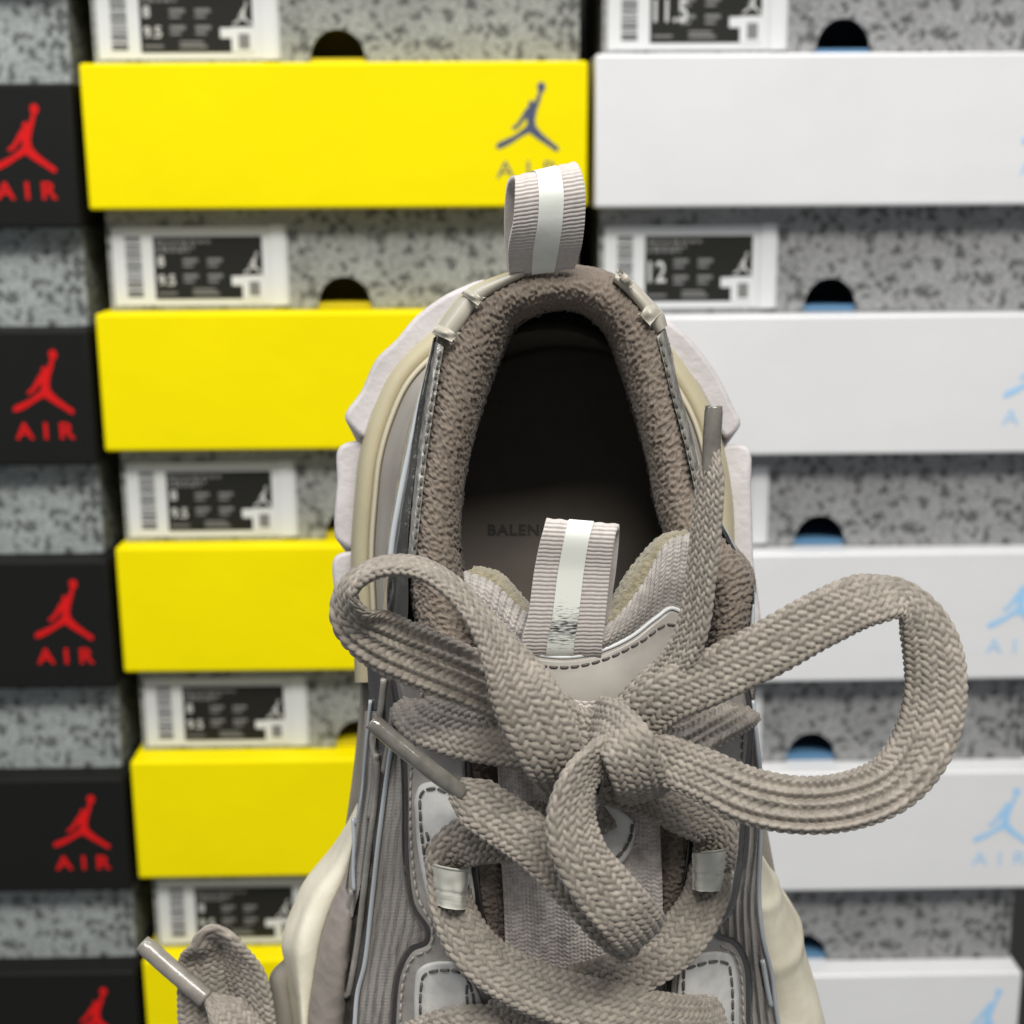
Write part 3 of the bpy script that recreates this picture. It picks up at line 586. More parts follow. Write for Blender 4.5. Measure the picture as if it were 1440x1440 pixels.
acc = Parts(); stitches(acc, [(644, 1120), (606, 1109), (594, 1114), (591, 1150), (594, 1185), (600, 1222), (611, 1262), (628, 1300)], st); acc.build('stitching', M['thread_dark'], shoe)
acc = Parts(); stitches(acc, [(592, 1460), (592, 1390), (596, 1372), (640, 1366), (655, 1374), (664, 1396), (666, 1460)], st); acc.build('stitching', M['thread_dark'], shoe)
acc = Parts(); stitches(acc, [(660, 1368), (656, 1395), (662, 1440)], st); acc.build('stitching', M['thread_dark'], shoe)
acc = Parts(); stitches(acc, [(964, 1362), (1012, 1352), (1024, 1356), (1028, 1372), (1031, 1460)], st); acc.build('stitching', M['thread_dark'], shoe)
acc = Parts(); stitches(acc, [(962, 1362), (961, 1400), (958, 1450)], st); acc.build('stitching', M['thread_dark'], shoe)
acc = Parts(); stitches(acc, [(1018, 1150), (1020, 1210), (1008, 1262)], st); acc.build('stitching', M['thread_dark'], shoe)
acc = Parts(); stitches(acc, [(598, 1200), (602, 1180), (600, 1170), (606, 1168)], st); acc.build('stitching', M['thread_dark'], shoe)
e2 = skin(.36)
acc = Parts(); stitches(acc, [(600, 945), (590, 990), (583, 1040), (578, 1090), (577, 1150), (580, 1210), (588, 1262), (608, 1306), (604, 1334), (582, 1346), (570, 1368), (562, 1440)], e2, .05, 9, 5, .0003); acc.build('stitching', M['thread'], shoe)
acc = Parts(); stitches(acc, [(1046, 1000), (1044, 1080), (1036, 1180), (1030, 1230), (1020, 1272), (1002, 1300)], e2, .05, 9, 5, .0003); acc.build('stitching', M['thread'], shoe)
acc = Parts(); stitches(acc, [(1012, 1330), (1032, 1340), (1040, 1360), (1046, 1440)], e2, .05, 9, 5, .0003); acc.build('stitching', M['thread'], shoe)

# --- webbing loops that hold the lace
def webloop(outline, a, b, lift=0.0):
    acc = Parts(); cx = (a[0]+b[0])/2
    n = 24; A = np.linspace(-1.15, 1.15, 15); G = []
    for s in np.linspace(0, 1, n):
        x0 = outline[0][0]*(1-s)+outline[3][0]*s; x1 = outline[1][0]*(1-s)+outline[2][0]*s
        y0 = outline[0][1]*(1-s)+outline[3][1]*s; y1 = outline[1][1]*(1-s)+outline[2][1]*s
        row = []
        for t in A:
            f = (math.sin(t)/math.sin(1.15)+1)/2
            x = x0+(x1-x0)*f; y = y0+(y1-y0)*f+6*math.cos(t)
            row.append((x, y, float(SKIN(np.array([[x, y]]))[0])-.75-lift-.75*(1-abs(2*f-1)**4)))
        G.append(row)
    return sheet('lace_loop', U(np.array(G)), M['webbing'], shoe, thick=.001, height=lambda u, v: .00007*np.cos(u/.0011*6.28)*(u > .0062)-.0003*np.exp(-((u-.0062)/.0004)**2)+.0001*random_field(u, v, .004, seed=2))
webloop([(604, 1212), (660, 1222), (656, 1276), (610, 1268)], (604, 1212), (660, 1222))
webloop([(974, 1196), (1028, 1190), (1022, 1248), (974, 1248)], (974, 1196), (1028, 1190), .45)

# --- padded terry collar and the dark inside
ST = [(652, 1345, 724, 1340, 35.7), (653, 1250, 720, 1250, 35.1), (645, 1130, 702, 1130, 34.75), (628, 1030, 692, 1020, 34.9), (602, 930, 682, 915, 35.1), (582, 840, 660, 850, 35.4),
      (579, 760, 645, 765, 35.6), (588, 660, 649, 690, 35.8), (602, 570, 667, 605, 35.9), (617, 478, 699, 510, 36.0), (660, 414, 729, 455, 36.0), (727, 383, 765, 438, 35.9), (790, 376, 790, 434, 35.9),
      (848, 384, 820, 440, 35.9), (895, 412, 849, 464, 35.9), (929, 462, 873, 520, 35.9), (950, 545, 896, 592, 35.8), (968, 620, 913, 655, 35.7), (985, 690, 926, 720, 35.5), (1018, 755, 948, 775, 35.1),
      (1055, 805, 985, 830, 34.9), (1054, 870, 992, 890, 34.9), (1036, 930, 978, 950, 35.0), (1018, 1010, 966, 1010, 35.0), (992, 1100, 940, 1100, 34.75), (980, 1190, 922, 1200, 34.95), (966, 1270, 912, 1280, 35.35), (950, 1345, 905, 1345, 35.85)]
S_ = np.array(ST, float)
def rail(f, dz, extra=0):
    x = S_[:, 0]*(1-f)+S_[:, 2]*f; y = S_[:, 1]*(1-f)+S_[:, 3]*f; return np.stack([x, y, S_[:, 4]+dz], 1)
P = loft([rail(-.05, 2.2), rail(-.02, 1.0), rail(.10, .35), rail(.32, .03), rail(.55, 0), rail(.78, .25), rail(.96, .9), rail(1.02, 1.9)], 1900, 110)
def field3(P, wl, n=70, seed=0, spread=.3):
    g = np.random.default_rng(seed); h = np.zeros(P.shape[:-1])
    for _ in range(n):
        k = g.normal(size=3); k /= np.linalg.norm(k); h += np.cos(P@(k*2*math.pi/(wl*g.uniform(1-spread, 1+spread)))+g.uniform(0, 6.3))
    return h/math.sqrt(n/2)
def terry3(P):
    t = np.clip((field3(P, .0015, 90, 31, .3)+.6)/1.2, 0, 1)
    H = .0006*(t*t*(3-2*t)-.5)+.00008*field3(P, .0009, 40, 32)
    return lambda u, v: H
sheet('collar_lining', P, M['terry'], shoe, height=terry3(P))
i0, i1 = 4, 23
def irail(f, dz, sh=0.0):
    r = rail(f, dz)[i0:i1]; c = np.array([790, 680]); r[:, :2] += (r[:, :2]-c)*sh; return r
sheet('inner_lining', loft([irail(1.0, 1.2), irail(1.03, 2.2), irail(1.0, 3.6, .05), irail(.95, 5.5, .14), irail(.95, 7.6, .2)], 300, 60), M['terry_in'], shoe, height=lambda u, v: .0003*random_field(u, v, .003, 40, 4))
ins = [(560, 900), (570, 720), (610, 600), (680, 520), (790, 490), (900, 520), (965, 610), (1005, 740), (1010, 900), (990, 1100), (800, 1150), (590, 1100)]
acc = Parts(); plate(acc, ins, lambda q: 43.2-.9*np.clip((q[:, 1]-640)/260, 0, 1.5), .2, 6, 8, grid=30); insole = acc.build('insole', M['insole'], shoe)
# insole print
V, Fc = text_polys('BALENCIAGA', 1.0, 1.12, .03)
k = 150/(V[:, 0].max()-V[:, 0].min()); V2 = np.stack([686+(V[:, 0]-V[:, 0].min())*k, 752-V[:, 1]*k*.9], 1)
V2 = np.concatenate([V2, (43.2-.9*np.clip((V2[:, 1]-640)/260, 0, 1.5)-.23)[:, None]], 1)
mesh_obj('insole_lettering', U(V2), Fc, M['black_print'], insole, smooth=False)
# heel counter: smoked film outside the collar, pale rolled edge, zigzag stitches
sheet('heel_film', loft([[(614, 472, 36.6), (598, 570, 36.5), (584, 660, 36.4), (574, 760, 36.2), (574, 850, 36), (570, 930, 36)],
                         [(611, 474, 36.5), (592, 570, 36.5), (577, 660, 36.5), (563, 760, 36.4), (556, 850, 36.3), (552, 930, 36.4)],
                         [(609, 477, 36.9), (586, 570, 36.9), (570, 660, 36.9), (552, 760, 36.9), (546, 850, 36.9), (542, 930, 37)],
                         [(612, 485, 38.6), (582, 572, 38.6), (560, 660, 38.6), (545, 760, 38.6), (538, 850, 38.6), (536, 930, 38.6)]], 200, 26), M['film'], shoe, height=lambda u, v: .00004*random_field(u, v*2, .012, seed=12))
sheet('heel_film', loft([[(930, 462, 36.4), (950, 545, 36.3), (972, 625, 36.2), (990, 690, 36), (1022, 760, 35.7), (1056, 820, 35.5), (1056, 880, 35.6), (1052, 960, 36)],
                         [(934, 462, 36.6), (954, 545, 36.6), (975, 625, 36.5), (994, 690, 36.3), (1027, 758, 36), (1060, 820, 35.9), (1060, 880, 36), (1058, 960, 36.4)],
                         [(932, 470, 38.5), (955, 550, 38.5), (976, 628, 38.5), (995, 700, 38.5), (1024, 770, 38.4), (1054, 830, 38.3), (1056, 890, 38.3), (1054, 960, 38.5)]], 160, 14), M['film'], shoe)
acc = Parts()
acc = Parts(); tube(acc, [(608, 500, 36.9), (592, 560, 36.8), (581, 610, 36.75), (570, 660, 36.75), (560, 710, 36.7), (551, 765, 36.7), (548, 800, 36.7)], .0008); acc.build('film_edge', M['film_edge'], shoe)
acc = Parts(); tube(acc, [(556, 820, 36.6), (560, 850, 36.5), (572, 880, 36.3)], .0007); acc.build('film_edge', M['film_edge'], shoe)
acc = Parts(); tube(acc, [(1058, 850, 35.7), (1057, 890, 35.7), (1050, 925, 35.8)], .0006); acc.build('film_edge', M['film_edge'], shoe)
CR = lambda u, v: .00004*random_field(u*1.0, v*1.6, .0045, 60, 77, .5)
sheet('rim_film', loft([[(612, 480, 36.45), (598, 560, 36.35), (587, 640, 36.3), (577, 740, 36.1), (573, 800, 36)], [(616, 482, 36.12), (604, 560, 36.05), (592, 640, 36.0), (582, 740, 35.85), (577, 800, 35.8)], [(624, 488, 36.0), (612, 562, 35.95), (600, 645, 35.9), (589, 745, 35.75), (583, 800, 35.75)]], 420, 22), M['film_pale'], shoe, height=CR)
sheet('rim_film', loft([[(936, 462, 36.4), (954, 540, 36.3), (975, 620, 36.1), (990, 690, 35.9)], [(931, 466, 36.1), (949, 545, 36.0), (970, 625, 35.85), (985, 692, 35.6)], [(924, 474, 36.0), (943, 550, 35.9), (964, 630, 35.75), (979, 695, 35.5)]], 320, 18), M['film_pale'], shoe, height=CR)
acc = Parts(); stitches(acc, [(619, 492, 35.98), (607, 565, 35.93), (596, 645, 35.88), (586, 738, 35.72), (581, 790, 35.7)], None, 0, 9, 6, .0003, depth_pts=True); acc.build('stitching', M['thread_dark'], shoe)
acc = Parts(); stitches(acc, [(928, 474, 35.98), (946, 550, 35.88), (967, 628, 35.72), (981, 690, 35.48)], None, 0, 9, 6, .0003, depth_pts=True); acc.build('stitching', M['thread_dark'], shoe)
# beige glossy straps over the collar rim
acc = Parts(); 
def strap(cpts):
    a = spline(np.array([c[:3] for c in cpts], float), n=50); b = spline(np.array([c[3:] for c in cpts], float), n=50)
    mid = (a+b)/2; mid[:, 2] -= .28
    return loft([np.concatenate([a[:, :2], a[:, 2:]+.5], 1), a, mid, b, np.concatenate([b[:, :2], b[:, 2:]+.5], 1)], 50, 18)
sheet('rim_strap', strap([(608, 470, 36.4, 634, 480, 36.1), (630, 437, 36.4, 655, 450, 36.0), (656, 408, 36.4, 672, 425, 36.0), (700, 388, 36.3, 708, 402, 36.0), (735, 376, 36.3, 738, 388, 36.0)]), M['strap'], shoe)
sheet('rim_strap', strap([(868, 383, 36.3, 862, 394, 36.0), (890, 395, 36.3, 878, 408, 36.0), (912, 418, 36.3, 898, 430, 36.0), (932, 440, 36.4, 914, 456, 36.1), (938, 458, 36.5, 924, 470, 36.2)]), M['strap'], shoe)
for q in ([(607, 468, 635, 481), (617, 456, 645, 470)], [(648, 413, 672, 430), (658, 405, 680, 420)], [(866, 382, 884, 396), (876, 388, 890, 404)], [(914, 424, 900, 442), (930, 440, 914, 458)]):
    (a0, a1, b0, b1), (c0, c1, e0, e1) = q
    sheet('rim_band', loft([[(a0, a1, 36.2), ((a0+b0)/2, (a1+b1)/2-1, 35.82), (b0, b1, 35.7)], [((a0+c0)/2, (a1+c1)/2, 36.05), ((a0+b0+c0+e0)/4, (a1+b1+c1+e1)/4-1, 35.66), ((b0+e0)/2, (b1+e1)/2, 35.82)], [(c0, c1, 36.2), ((c0+e0)/2, (c1+e1)/2-1, 35.82), (e0, e1, 35.7)]], 24, 12), M['strap'], shoe, thick=.0009)

# --- grosgrain pull tabs (folded ribbons)
def ribbon_tab(name, front, back, parent, stripe, worn=False):
    """front/back: rows (xl, yl, xr, yr, d) from the root over the fold to the back root"""
    R = np.array(front+back, float); L = [tuple(r[[0, 1, 4]]) for r in R]; Q = [tuple(r[[2, 3, 4]]) for r in R]
    P = loft([L, Q], 420, 40); 
    h = lambda u, v: .00022*np.abs(np.sin(u/.00102*math.pi))+.0001*np.cos(v/.0005)
    o = sheet(name, P, M['grosgrain'], parent, height=h, thick=.0011)
    s0, s1 = stripe; a = np.array(L)*(1-s0)+np.array(Q)*s0; b = np.array(L)*(1-s1)+np.array(Q)*s1
    P2 = loft([a, b], 300, 12); N = grid_normals(P2); c = P2.mean((0, 1))
    # outside of the loop = away from the loop's centre line
    P2 = P2+N*(.0004 if ((CAMP-P2[:40])*N[:40]).sum() > 0 else -.0004)
    return o, sheet('reflective_stripe', P2, M['worn'] if worn else M['reflective'], o)
ribbon_tab('heel_pull_tab', [(716, 388, 808, 378, 36.0), (715, 350, 818, 345, 35.2), (722, 310, 823, 300, 34.6), (724, 272, 823, 265, 34.4), (724, 252, 816, 237, 34.55)],
           [(721, 249, 809, 229, 34.9), (714, 256, 800, 234, 35.4), (709, 310, 796, 290, 36.0), (712, 380, 798, 370, 36.6)], shoe, (.34, .69))
# --- tongue
tl = [(668, 800), (700, 830), (737, 872), (772, 890), (812, 893), (850, 882), (890, 845), (928, 790), (955, 757)]
def rr(pts, ds): return [(x, y, d) for (x, y), d in zip(pts, ds)]
crest = rr([(652, 806), (690, 820), (729, 856), (766, 885), (812, 893), (856, 880), (902, 828), (943, 762), (985, 752)], [34.9, 34.6, 34.3, 34.1, 34.1, 34.2, 34.4, 34.7, 35.0])
inner = rr([(668, 797), (700, 805), (738, 844), (772, 876), (812, 880), (846, 862), (890, 798), (932, 752), (960, 745)], [35.3, 35.1, 34.9, 34.8, 34.8, 34.9, 35.0, 35.3, 35.5])
inner2 = rr([(680, 820), (712, 836), (742, 866), (772, 884), (812, 886), (846, 876), (886, 830), (925, 790), (955, 770)], [37.5]*9)
edge_c = rr([(655, 850), (686, 880), (728, 912), (770, 923), (812, 923), (850, 914), (888, 896), (930, 864), (968, 858)], [34.7, 34.45, 34.2, 34.1, 34.1, 34.2, 34.3, 34.5, 34.8])
mid_c = [((a[0]+b[0])/2, (a[1]+b[1])/2, (a[2]+b[2])/2-.28) for a, b in zip(crest, edge_c)]
KT = lambda u, v: .00045*np.abs(np.sin(u/.0021*math.pi))+twill(.0021, .0011, .0004)(v, u)
sheet('tongue_lining', loft([inner2, inner, rr([(p[0], p[1]) for p in [((a[0]*.6+b[0]*.4), (a[1]*.6+b[1]*.4)) for a, b in zip(inner, crest)]], [35.0, 34.75, 34.5, 34.4, 34.4, 34.5, 34.6, 34.9, 35.1]), crest], 160, 50), M['olive'], shoe, height=lambda u, v: .00018*random_field(u, v, .002, 50, 9))
sheet('tongue_knit', loft([[(x, y-2, d+.25) for x, y, d in crest], [(x, y, d-.02) for x, y, d in crest], mid_c, [(x, y+3, d) for x, y, d in edge_c]], 620, 110), M['knit'], shoe, height=KT)
TS = RBF([(x, y, d) for x, y, d in edge_c]+[(700, 960, 34.2), (800, 990, 33.9), (900, 980, 34.1), (800, 1100, 34.5), (720, 1100, 34.9), (890, 1100, 34.7), (800, 1240, 35.2), (720, 1260, 35.6), (900, 1260, 35.5), (800, 1400, 36.2), (720, 1400, 36.4), (900, 1400, 36.3), (970, 940, 34.6), (650, 930, 34.6)])
trim = [(676, 884), (690, 889), (728, 914), (770, 925), (812, 925), (850, 916), (888, 898), (922, 872), (944, 858), (962, 868), (975, 900), (960, 960), (900, 995), (800, 1000), (715, 985), (690, 930)]
acc = Parts(); plate(acc, trim, lambda q: TS(q)-.0, .16, 5, 4, grid=9); tt = acc.build('tongue_trim', M['trim'], shoe)
acc = Parts()
stitches(acc, [(690, 902), (716, 921), (762, 936), (802, 938), (854, 926), (900, 903), (940, 878), (952, 880)], lambda q: TS(q)-.17, .03, 10, 5, .0003)
acc.build('trim_stitching', M['thread_dark'], tt)
acc = Parts(); S = spline([(672, 872), (690, 884), (728, 911), (770, 922.5), (812, 922.5), (850, 913), (888, 895), (922, 869), (944, 855), (958, 860)], step=4)
tube(acc, U(np.concatenate([S, (TS(S)-.14)[:, None]], 1)), .0005, 8, 0, world=True); acc.build('trim_edge', M['edge_white'], tt)
def kt2(u, v): return twill(.0019, .0012, .0005)(u, v)+.0006*np.cos(v/.0075*2*math.pi+2*np.sin(u/.012))
G = np.stack([np.concatenate([np.stack([np.linspace(695+20*t, 925+10*t, 9), np.full(9, 985+455*t)], 1)], 0) for t in np.linspace(0, 1, 14)])
GD = TS(G.reshape(-1, 2)).reshape(14, 9, 1)-.4
sheet('tongue_body', loft([np.concatenate([G[:, j], GD[:, j]], 1) for j in range(9)], 420, 170), M['knit_lightened'], shoe, height=kt2)
acc = Parts(); plate(acc, [(770, 1130), (800, 1105), (860, 1130), (892, 1160), (890, 1190), (872, 1215), (856, 1218), (790, 1195)], lambda q: TS(q)-.65, .2, 6, 4); kp = acc.build('tongue_lace_keeper', M['leather_pale'], shoe)
acc = Parts(); stitches(acc, [(890, 1158), (886, 1180), (868, 1205), (852, 1212)], lambda q: TS(q)-.86, .03, 10, 4, .0004); acc.build('keeper_stitching', M['thread_dark'], kp)
ribbon_tab('tongue_pull_tab', [(732, 932, 845, 932, 34.2), (733, 916, 846, 916, 33.85), (736, 895, 848, 895, 33.65), (742, 870, 851, 872, 33.5), (752, 800, 858, 805, 33.2), (764, 745, 866, 752, 32.9)],
           [(768, 731, 870, 739, 33.0), (770, 733, 871, 742, 33.35), (764, 790, 866, 800, 33.8), (746, 880, 852, 885, 34.5)], shoe, (.31, .65), True)
# --- vamp floor that closes the throat, and the toe that runs on below the frame
G = [[(500+0*x, 940, 41), (560, 940, 40), (700, 940, 39.5), (900, 940, 39.5), (1010, 940, 39.8), (1050, 940, 41)] for x in (0,)]
toe = []
for y, xl, xr, d in ((1440, 470, 1100, 36.6), (1560, 470, 1110, 37.2), (1700, 490, 1090, 38.4), (1850, 560, 1030, 40), (1950, 680, 920, 42)):
    toe.append([(xl, y, 41.5), (xl+60, y, d+1.2), (xl+190, y, d+.3), ((xl+xr)/2, y, d), (xr-190, y, d+.3), (xr-60, y, d+1.2), (xr, y, 41.5)])
sheet('toe_box', loft([[t[j] for t in toe] for j in range(7)], 40, 60), M['knit'], shoe)

# --- flat tubular laces with a two-over-two braid
def lace(acc, ctrl, W=.0122, TH=.0032, m=0, seed=0, amp=.0007, ribs_at=None, cols=16, pu=.0020, taper0=0, taper1=0):
    """ctrl rows: px, py, depth cm, twist deg, [width scale], [rib 0..1]; flat tube swept along them"""
    C = np.array([list(c)+[1.0, 0.0][len(c)-4:] for c in ctrl], float)
    S = spline(C, n=int(40*len(C))); P = U(S[:, :3])
    L = np.concatenate([[0], np.cumsum(np.linalg.norm(np.diff(P, axis=0), axis=1))]); n = int(L[-1]/.0003)
    q = np.linspace(0, L[-1], n); P = np.stack([np.interp(q, L, P[:, c]) for c in range(3)], 1); A = np.stack([np.interp(q, L, S[:, c]) for c in (3, 4, 5)], 1)
    k = 13; ker = np.hanning(2*k+1); ker /= ker.sum()
    T = np.gradient(np.pad(P, ((k, k), (0, 0)), mode='reflect', reflect_type='odd'), axis=0); T = np.stack([np.convolve(T[:, c], ker, 'valid') for c in range(3)], 1)
    T /= np.linalg.norm(T, axis=1, keepdims=True)
    Vw = CAMP-P; Vw /= np.linalg.norm(Vw, axis=1, keepdims=True)
    B = np.cross(T, Vw); B /= np.linalg.norm(B, axis=1, keepdims=True); N = np.cross(B, T)
    a = np.radians(A[:, 0])[:, None]; B, N = B*np.cos(a)+N*np.sin(a), -B*np.sin(a)+N*np.cos(a)
    # section: superellipse resampled by arc length
    t = np.linspace(0, 2*math.pi, 2001); e = .72
    x = np.sign(np.cos(t))*np.abs(np.cos(t))**e*W/2; y = np.sign(np.sin(t))*np.abs(np.sin(t))**e*TH/2
    l = np.concatenate([[0], np.cumsum(np.hypot(np.diff(x), np.diff(y)))]); nv = cols*7
    s = np.linspace(0, l[-1], nv, endpoint=False); sx = np.interp(s, l, x); sy = np.interp(s, l, y)
    tx = np.interp((s+.0002) % l[-1], l, x)-np.interp((s-.0002) % l[-1], l, x); ty = np.interp((s+.0002) % l[-1], l, y)-np.interp((s-.0002) % l[-1], l, y)
    nl = np.hypot(tx, ty); nx, ny = ty/nl, -tx/nl
    u = q[:, None]; v = (np.arange(nv)/nv*cols)[None, :]          # v in columns
    rng = np.random.default_rng(seed+50)
    u = u+.0004*np.sin(q*180+rng.uniform(0, 6))[:, None]+.00025*np.sin(v*1.3+q[:, None]*400)
    fa = u/pu+v; fb = u/pu-v; ia, ib = np.floor(fa), np.floor(fb); xa, xb = fa-ia, fb-ib
    top = np.mod(ib-ia, 4) < 2
    across = np.where(top, xa, xb)
    # float of A: fb-ia in [0,2); float of B (seen along fa): ib+2-fa style coordinate
    al = np.clip(np.where(top, np.mod(fb-ia, 4)/2, (np.mod(fa-ib, 4)-1)/2), 0, 1)
    h = np.sqrt(np.maximum(0, 1-.75*(2*across-1)**2-.95*np.abs(2*al-1)**2))
    wr = A[:, 1][:, None]; rib = A[:, 2][:, None]
    face = np.abs(ny)[None, :]
    H = amp*(h-.6)*(1-.3*rib) + rib*face*.0005*np.cos(sx/W*2*math.pi*5)[None, :]
    H = H+.00018*np.sin(q*95+seed)[:, None]*np.cos(v*.7)
    X = (sx[None, :]*wr+nx[None, :]*H); Y = (sy[None, :]+ny[None, :]*H)
    if taper0 or taper1:
        f = np.ones(n)
        if taper0: f *= np.clip(.30+.7*q/taper0, 0, 1)
        if taper1: f *= np.clip(.5+.5*(L[-1]-q)/taper1, 0, 1)
        X = X*f[:, None]; Y = Y*np.maximum(f, .8)[:, None]
    G = P[:, None]+X[..., None]*B[:, None]+Y[..., None]*N[:, None]
    f = quads(n, nv, cv=True)
    V = np.concatenate([G.reshape(-1, 3), G[0].mean(0)[None], G[-1].mean(0)[None]]); kk = n*nv
    c0 = np.array([(i, (i+1) % nv, kk, kk) for i in range(nv)]); c1 = np.array([((n-1)*nv+(i+1) % nv, (n-1)*nv+i, kk+1, kk+1) for i in range(nv)])
    cell = np.where(top, ia*12.9898+np.floor(fb/2)*3.1, ib*78.233+np.floor(fa/2)*5.7); sh = np.modf(np.abs(np.sin(cell)*43758.5453))[0]
    sh = np.concatenate([sh.ravel(), [.5, .5]])
    acc.append((V, f, c0[:, :3], c1[:, :3], sh))
def build_lace(name, acc, m, parent):
    V = []; Q = []; T = []; o = 0
    SH = np.concatenate([t[4] for t in acc])
    for v, f, a, b, _ in acc:
        V.append(v); Q.append(f+o); T += [a+o, b+o]; o += len(v)
    V = np.concatenate(V); Q = np.concatenate(Q); T = np.concatenate(T)
    if parent is not None and parent.name in ORIGIN: V = V-ORIGIN[parent.name]
    me = bpy.data.meshes.new(name); nq, ntr = len(Q), len(T)
    me.vertices.add(len(V)); me.vertices.foreach_set('co', V.astype(np.float32).ravel())
    me.loops.add(nq*4+ntr*3); me.loops.foreach_set('vertex_index', np.concatenate([Q.ravel(), T.ravel()]).astype(np.int32))
    me.polygons.add(nq+ntr); me.polygons.foreach_set('loop_start', np.concatenate([np.arange(nq)*4, nq*4+np.arange(ntr)*3]).astype(np.int32))
    me.update(calc_edges=True); me.materials.append(m)
    at = me.attributes.new('yarn', 'FLOAT', 'POINT'); at.data.foreach_set('value', SH.astype(np.float32))
    me.polygons.foreach_set('use_smooth', np.ones(len(me.polygons), dtype=bool))
    o = bpy.data.objects.new(name, me); COL.objects.link(o)
    if parent is not None: o.parent = parent; ORIGIN[o.name] = ORIGIN[parent.name]
    return o
A = []
# bottom lace row, running off below the frame
lace(A, [(575, 1475, 36.1, 0), (640, 1452, 35.5, 0), (700, 1452, 35.2, 0), (780, 1500, 35.2, 0), (880, 1560, 35.4, 0)], seed=1)
# crossing strands over the throat
lace(A, [(1000, 1215, 35.0, 10, .8), (992, 1262, 34.8, 5, .9), (955, 1320, 34.6, 0), (890, 1365, 34.7, 0), (800, 1400, 34.9, 0), (700, 1440, 35.4, 0)], seed=2)
lace(A, [(630, 1225, 35.0, 0, .85), (636, 1275, 34.7, 0, .9), (668, 1335, 34.4, 0), (740, 1385, 34.1, 0), (840, 1415, 34.1, 0), (930, 1432, 34.5, 0), (985, 1436, 35.3, 0), (1012, 1430, 36.4, 0)], seed=3)
lace(A, [(634, 1250, 35.1, 0, .85), (630, 1205, 34.8, 0, .9), (660, 1182, 34.4, 0), (720, 1175, 34.3, 0), (790, 1160, 34.3, 0), (850, 1130, 34.0, 0)], seed=4)
lace(A, [(850, 1095, 33.6, 0), (910, 1115, 33.7, 0, .9), (960, 1140, 33.9, 0, .9), (1004, 1168, 34.5, 0, .85), (1004, 1215, 34.9, 0, .85)], seed=5)
# strand from the upper left eyelet to the knot, and from the knot to the upper right one
lace(A, [(575, 985, 36.0, 0, .9), (592, 1008, 34.9, 0), (640, 1028, 34.2, 0), (700, 1040, 33.7, 0), (780, 1050, 33.2, 0), (850, 1050, 33.0, 0)], seed=6)
lace(A, [(880, 1045, 33.2, 0), (960, 1040, 33.6, 30, 1, .6), (1005, 1018, 34.3, 30, 1, .8), (1030, 1004, 35.2, 30, 1, .6), (1038, 998, 36.4, 30, 1, .3)], seed=7)
lace(A, [(780, 1010, 33.6, 0, .9), (820, 1030, 33.1, 0, .9), (880, 1030, 33.0, 0, .9), (930, 1018, 33.3, 0, .9)], seed=8)
# left bow loop
lace(A, [(820, 1030, 33.6, 0, 1, .6), (740, 990, 33.5, 0, 1.1, .8), (660, 953, 33.3, 0, 1.15, .9), (590, 925, 33.0, 0, 1.15, .9), (530, 896, 32.5, 10, 1.1, .8), (494, 864, 32.1, 45, 1, .4), (492, 826, 31.9, 74), (526, 800, 31.8, 78), (580, 796, 31.7, 76), (624, 816, 31.6, 74), (670, 864, 31.5, 68, 1.0), (710, 925, 31.4, 46, 1.15), (748, 1000, 31.3, 5, 1.25), (780, 1068, 31.6, 0, 1.15), (796, 1105, 32.8, 0, .9)], seed=9)
# right bow loop
lace(A, [(880, 1035, 32.6, 0), (930, 985, 32.1, 0), (1000, 952, 31.8, 0), (1080, 912, 31.6, 0), (1160, 868, 31.5, 0), (1222, 842, 31.6, 22), (1268, 842, 31.9, 52), (1300, 882, 32.0, 28, 1.05), (1316, 955, 31.9, 0, 1.1), (1300, 1040, 31.7, 0, 1.1, .2), (1258, 1098, 31.6, 5, 1.05, .6), (1195, 1126, 31.5, 0, 1.05, 1), (1120, 1132, 31.5, 0, 1.05, 1), (1050, 1118, 31.6, 0, 1.05, .8), (985, 1088, 31.8, 0, .95, .2), (920, 1065, 32.2, 0, .9), (870, 1060, 32.8, 0, .9)], seed=10)
# right free end standing up
lace(A, [(862, 1040, 32.9, 0, .85), (886, 1003, 32.7, 15, .78), (914, 970, 32.5, 25, .75), (947, 938, 32.2, 35, .72), (972, 890, 31.9, 40, .70), (985, 815, 31.7, 45, .68), (995, 720, 31.6, 45, .66), (1001, 630, 31.6, 50, .6)], seed=11, taper1=.006)
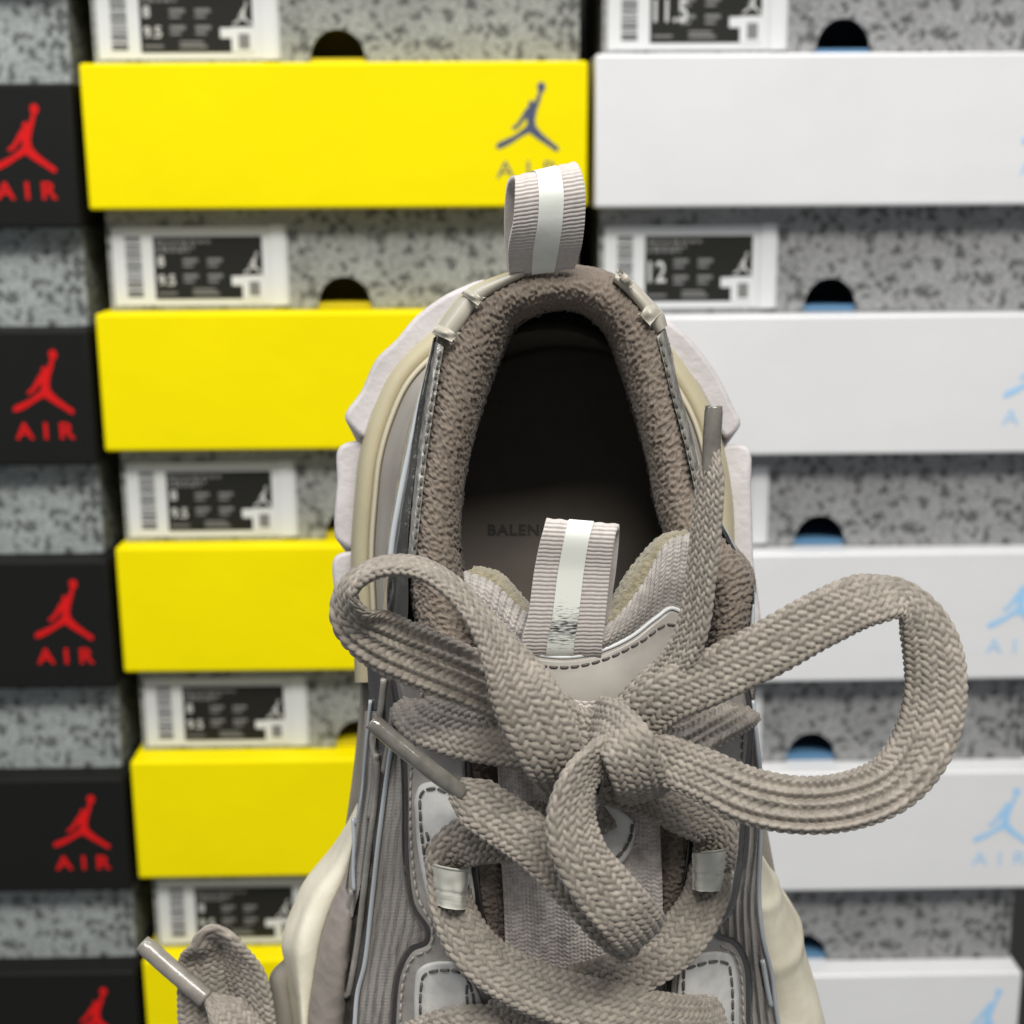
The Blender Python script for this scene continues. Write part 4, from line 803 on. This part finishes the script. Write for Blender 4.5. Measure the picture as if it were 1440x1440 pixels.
# left free end: down from the knot, folded, back up to its tip
lace(A, [(888, 1050, 32.3, 30, .8), (850, 1062, 31.9, 45, .85), (815, 1098, 31.5, 45, .9), (803, 1155, 31.3, 30), (818, 1208, 31.3, 10), (848, 1250, 31.4, 0, 1.1), (876, 1282, 31.5, 0, 1.1), (896, 1304, 31.9, 0, 1.1), (906, 1316, 32.6, 0, 1.05)], seed=12)
lace(A, [(902, 1322, 32.9, 0, 1.05), (872, 1302, 32.6, 0, 1.05), (815, 1246, 32.6, 0), (750, 1184, 32.7, 0), (690, 1142, 32.9, 0), (640, 1108, 33.0, 0, .95)], seed=14, taper1=.006)
# knot wrap
lace(A, [(838, 1012, 33.2, 0, .9), (860, 1022, 32.1, 0, .95), (882, 1050, 31.5, 0, 1.0), (898, 1092, 31.7, 0, 1.0), (906, 1118, 32.6, 0)], seed=13)
laces = build_lace('shoelace', A, M['lace'], shoe)
acc = Parts(); tube(acc, [(1000, 668, 31.6), (1001, 620, 31.6), (1003, 590, 31.6), (1004, 571, 31.6)], .00205, 14, taper=lambda s: 1-.06*(s > .93)); acc.build('aglet', M['aglet'], laces)
acc = Parts(); tube(acc, [(522, 1014, 32.9), (560, 1046, 32.9), (600, 1078, 32.9), (652, 1116, 33.0)], .0021, 14, taper=lambda s: 1-.1*(s < .03)); acc.build('aglet', M['aglet'], laces)

# --- the other lace end hanging at the lower left
r0 = pxd(330, 1430, 40); sp = thing('shoelace', 'spare taupe shoelace folded into a small loop beside the left of the sneaker', 'shoelace', tuple(r0)); ORIGIN[sp.name] = r0
A = []
lace(A, [(290, 1400, 40.2, 30, .8), (318, 1425, 40.0, 20), (360, 1475, 39.8, 10), (420, 1560, 39.8, 0)], seed=21, taper0=.008)
lace(A, [(360, 1560, 40.6, 50), (358, 1440, 40.6, 50), (344, 1370, 40.5, 55), (310, 1320, 40.6, 70), (295, 1350, 40.9, 10), (292, 1410, 41.0, 0), (300, 1540, 41.0, 0)], seed=22, W=.017)
build_lace('cord', A, M['lace'], sp)
acc = Parts(); tube(acc, [(200, 1326, 40.4), (240, 1362, 40.3), (290, 1404, 40.2)], .0027, 14, taper=lambda s: 1-.1*(s < .04)); acc.build('aglet', M['aglet_pale'], sp)
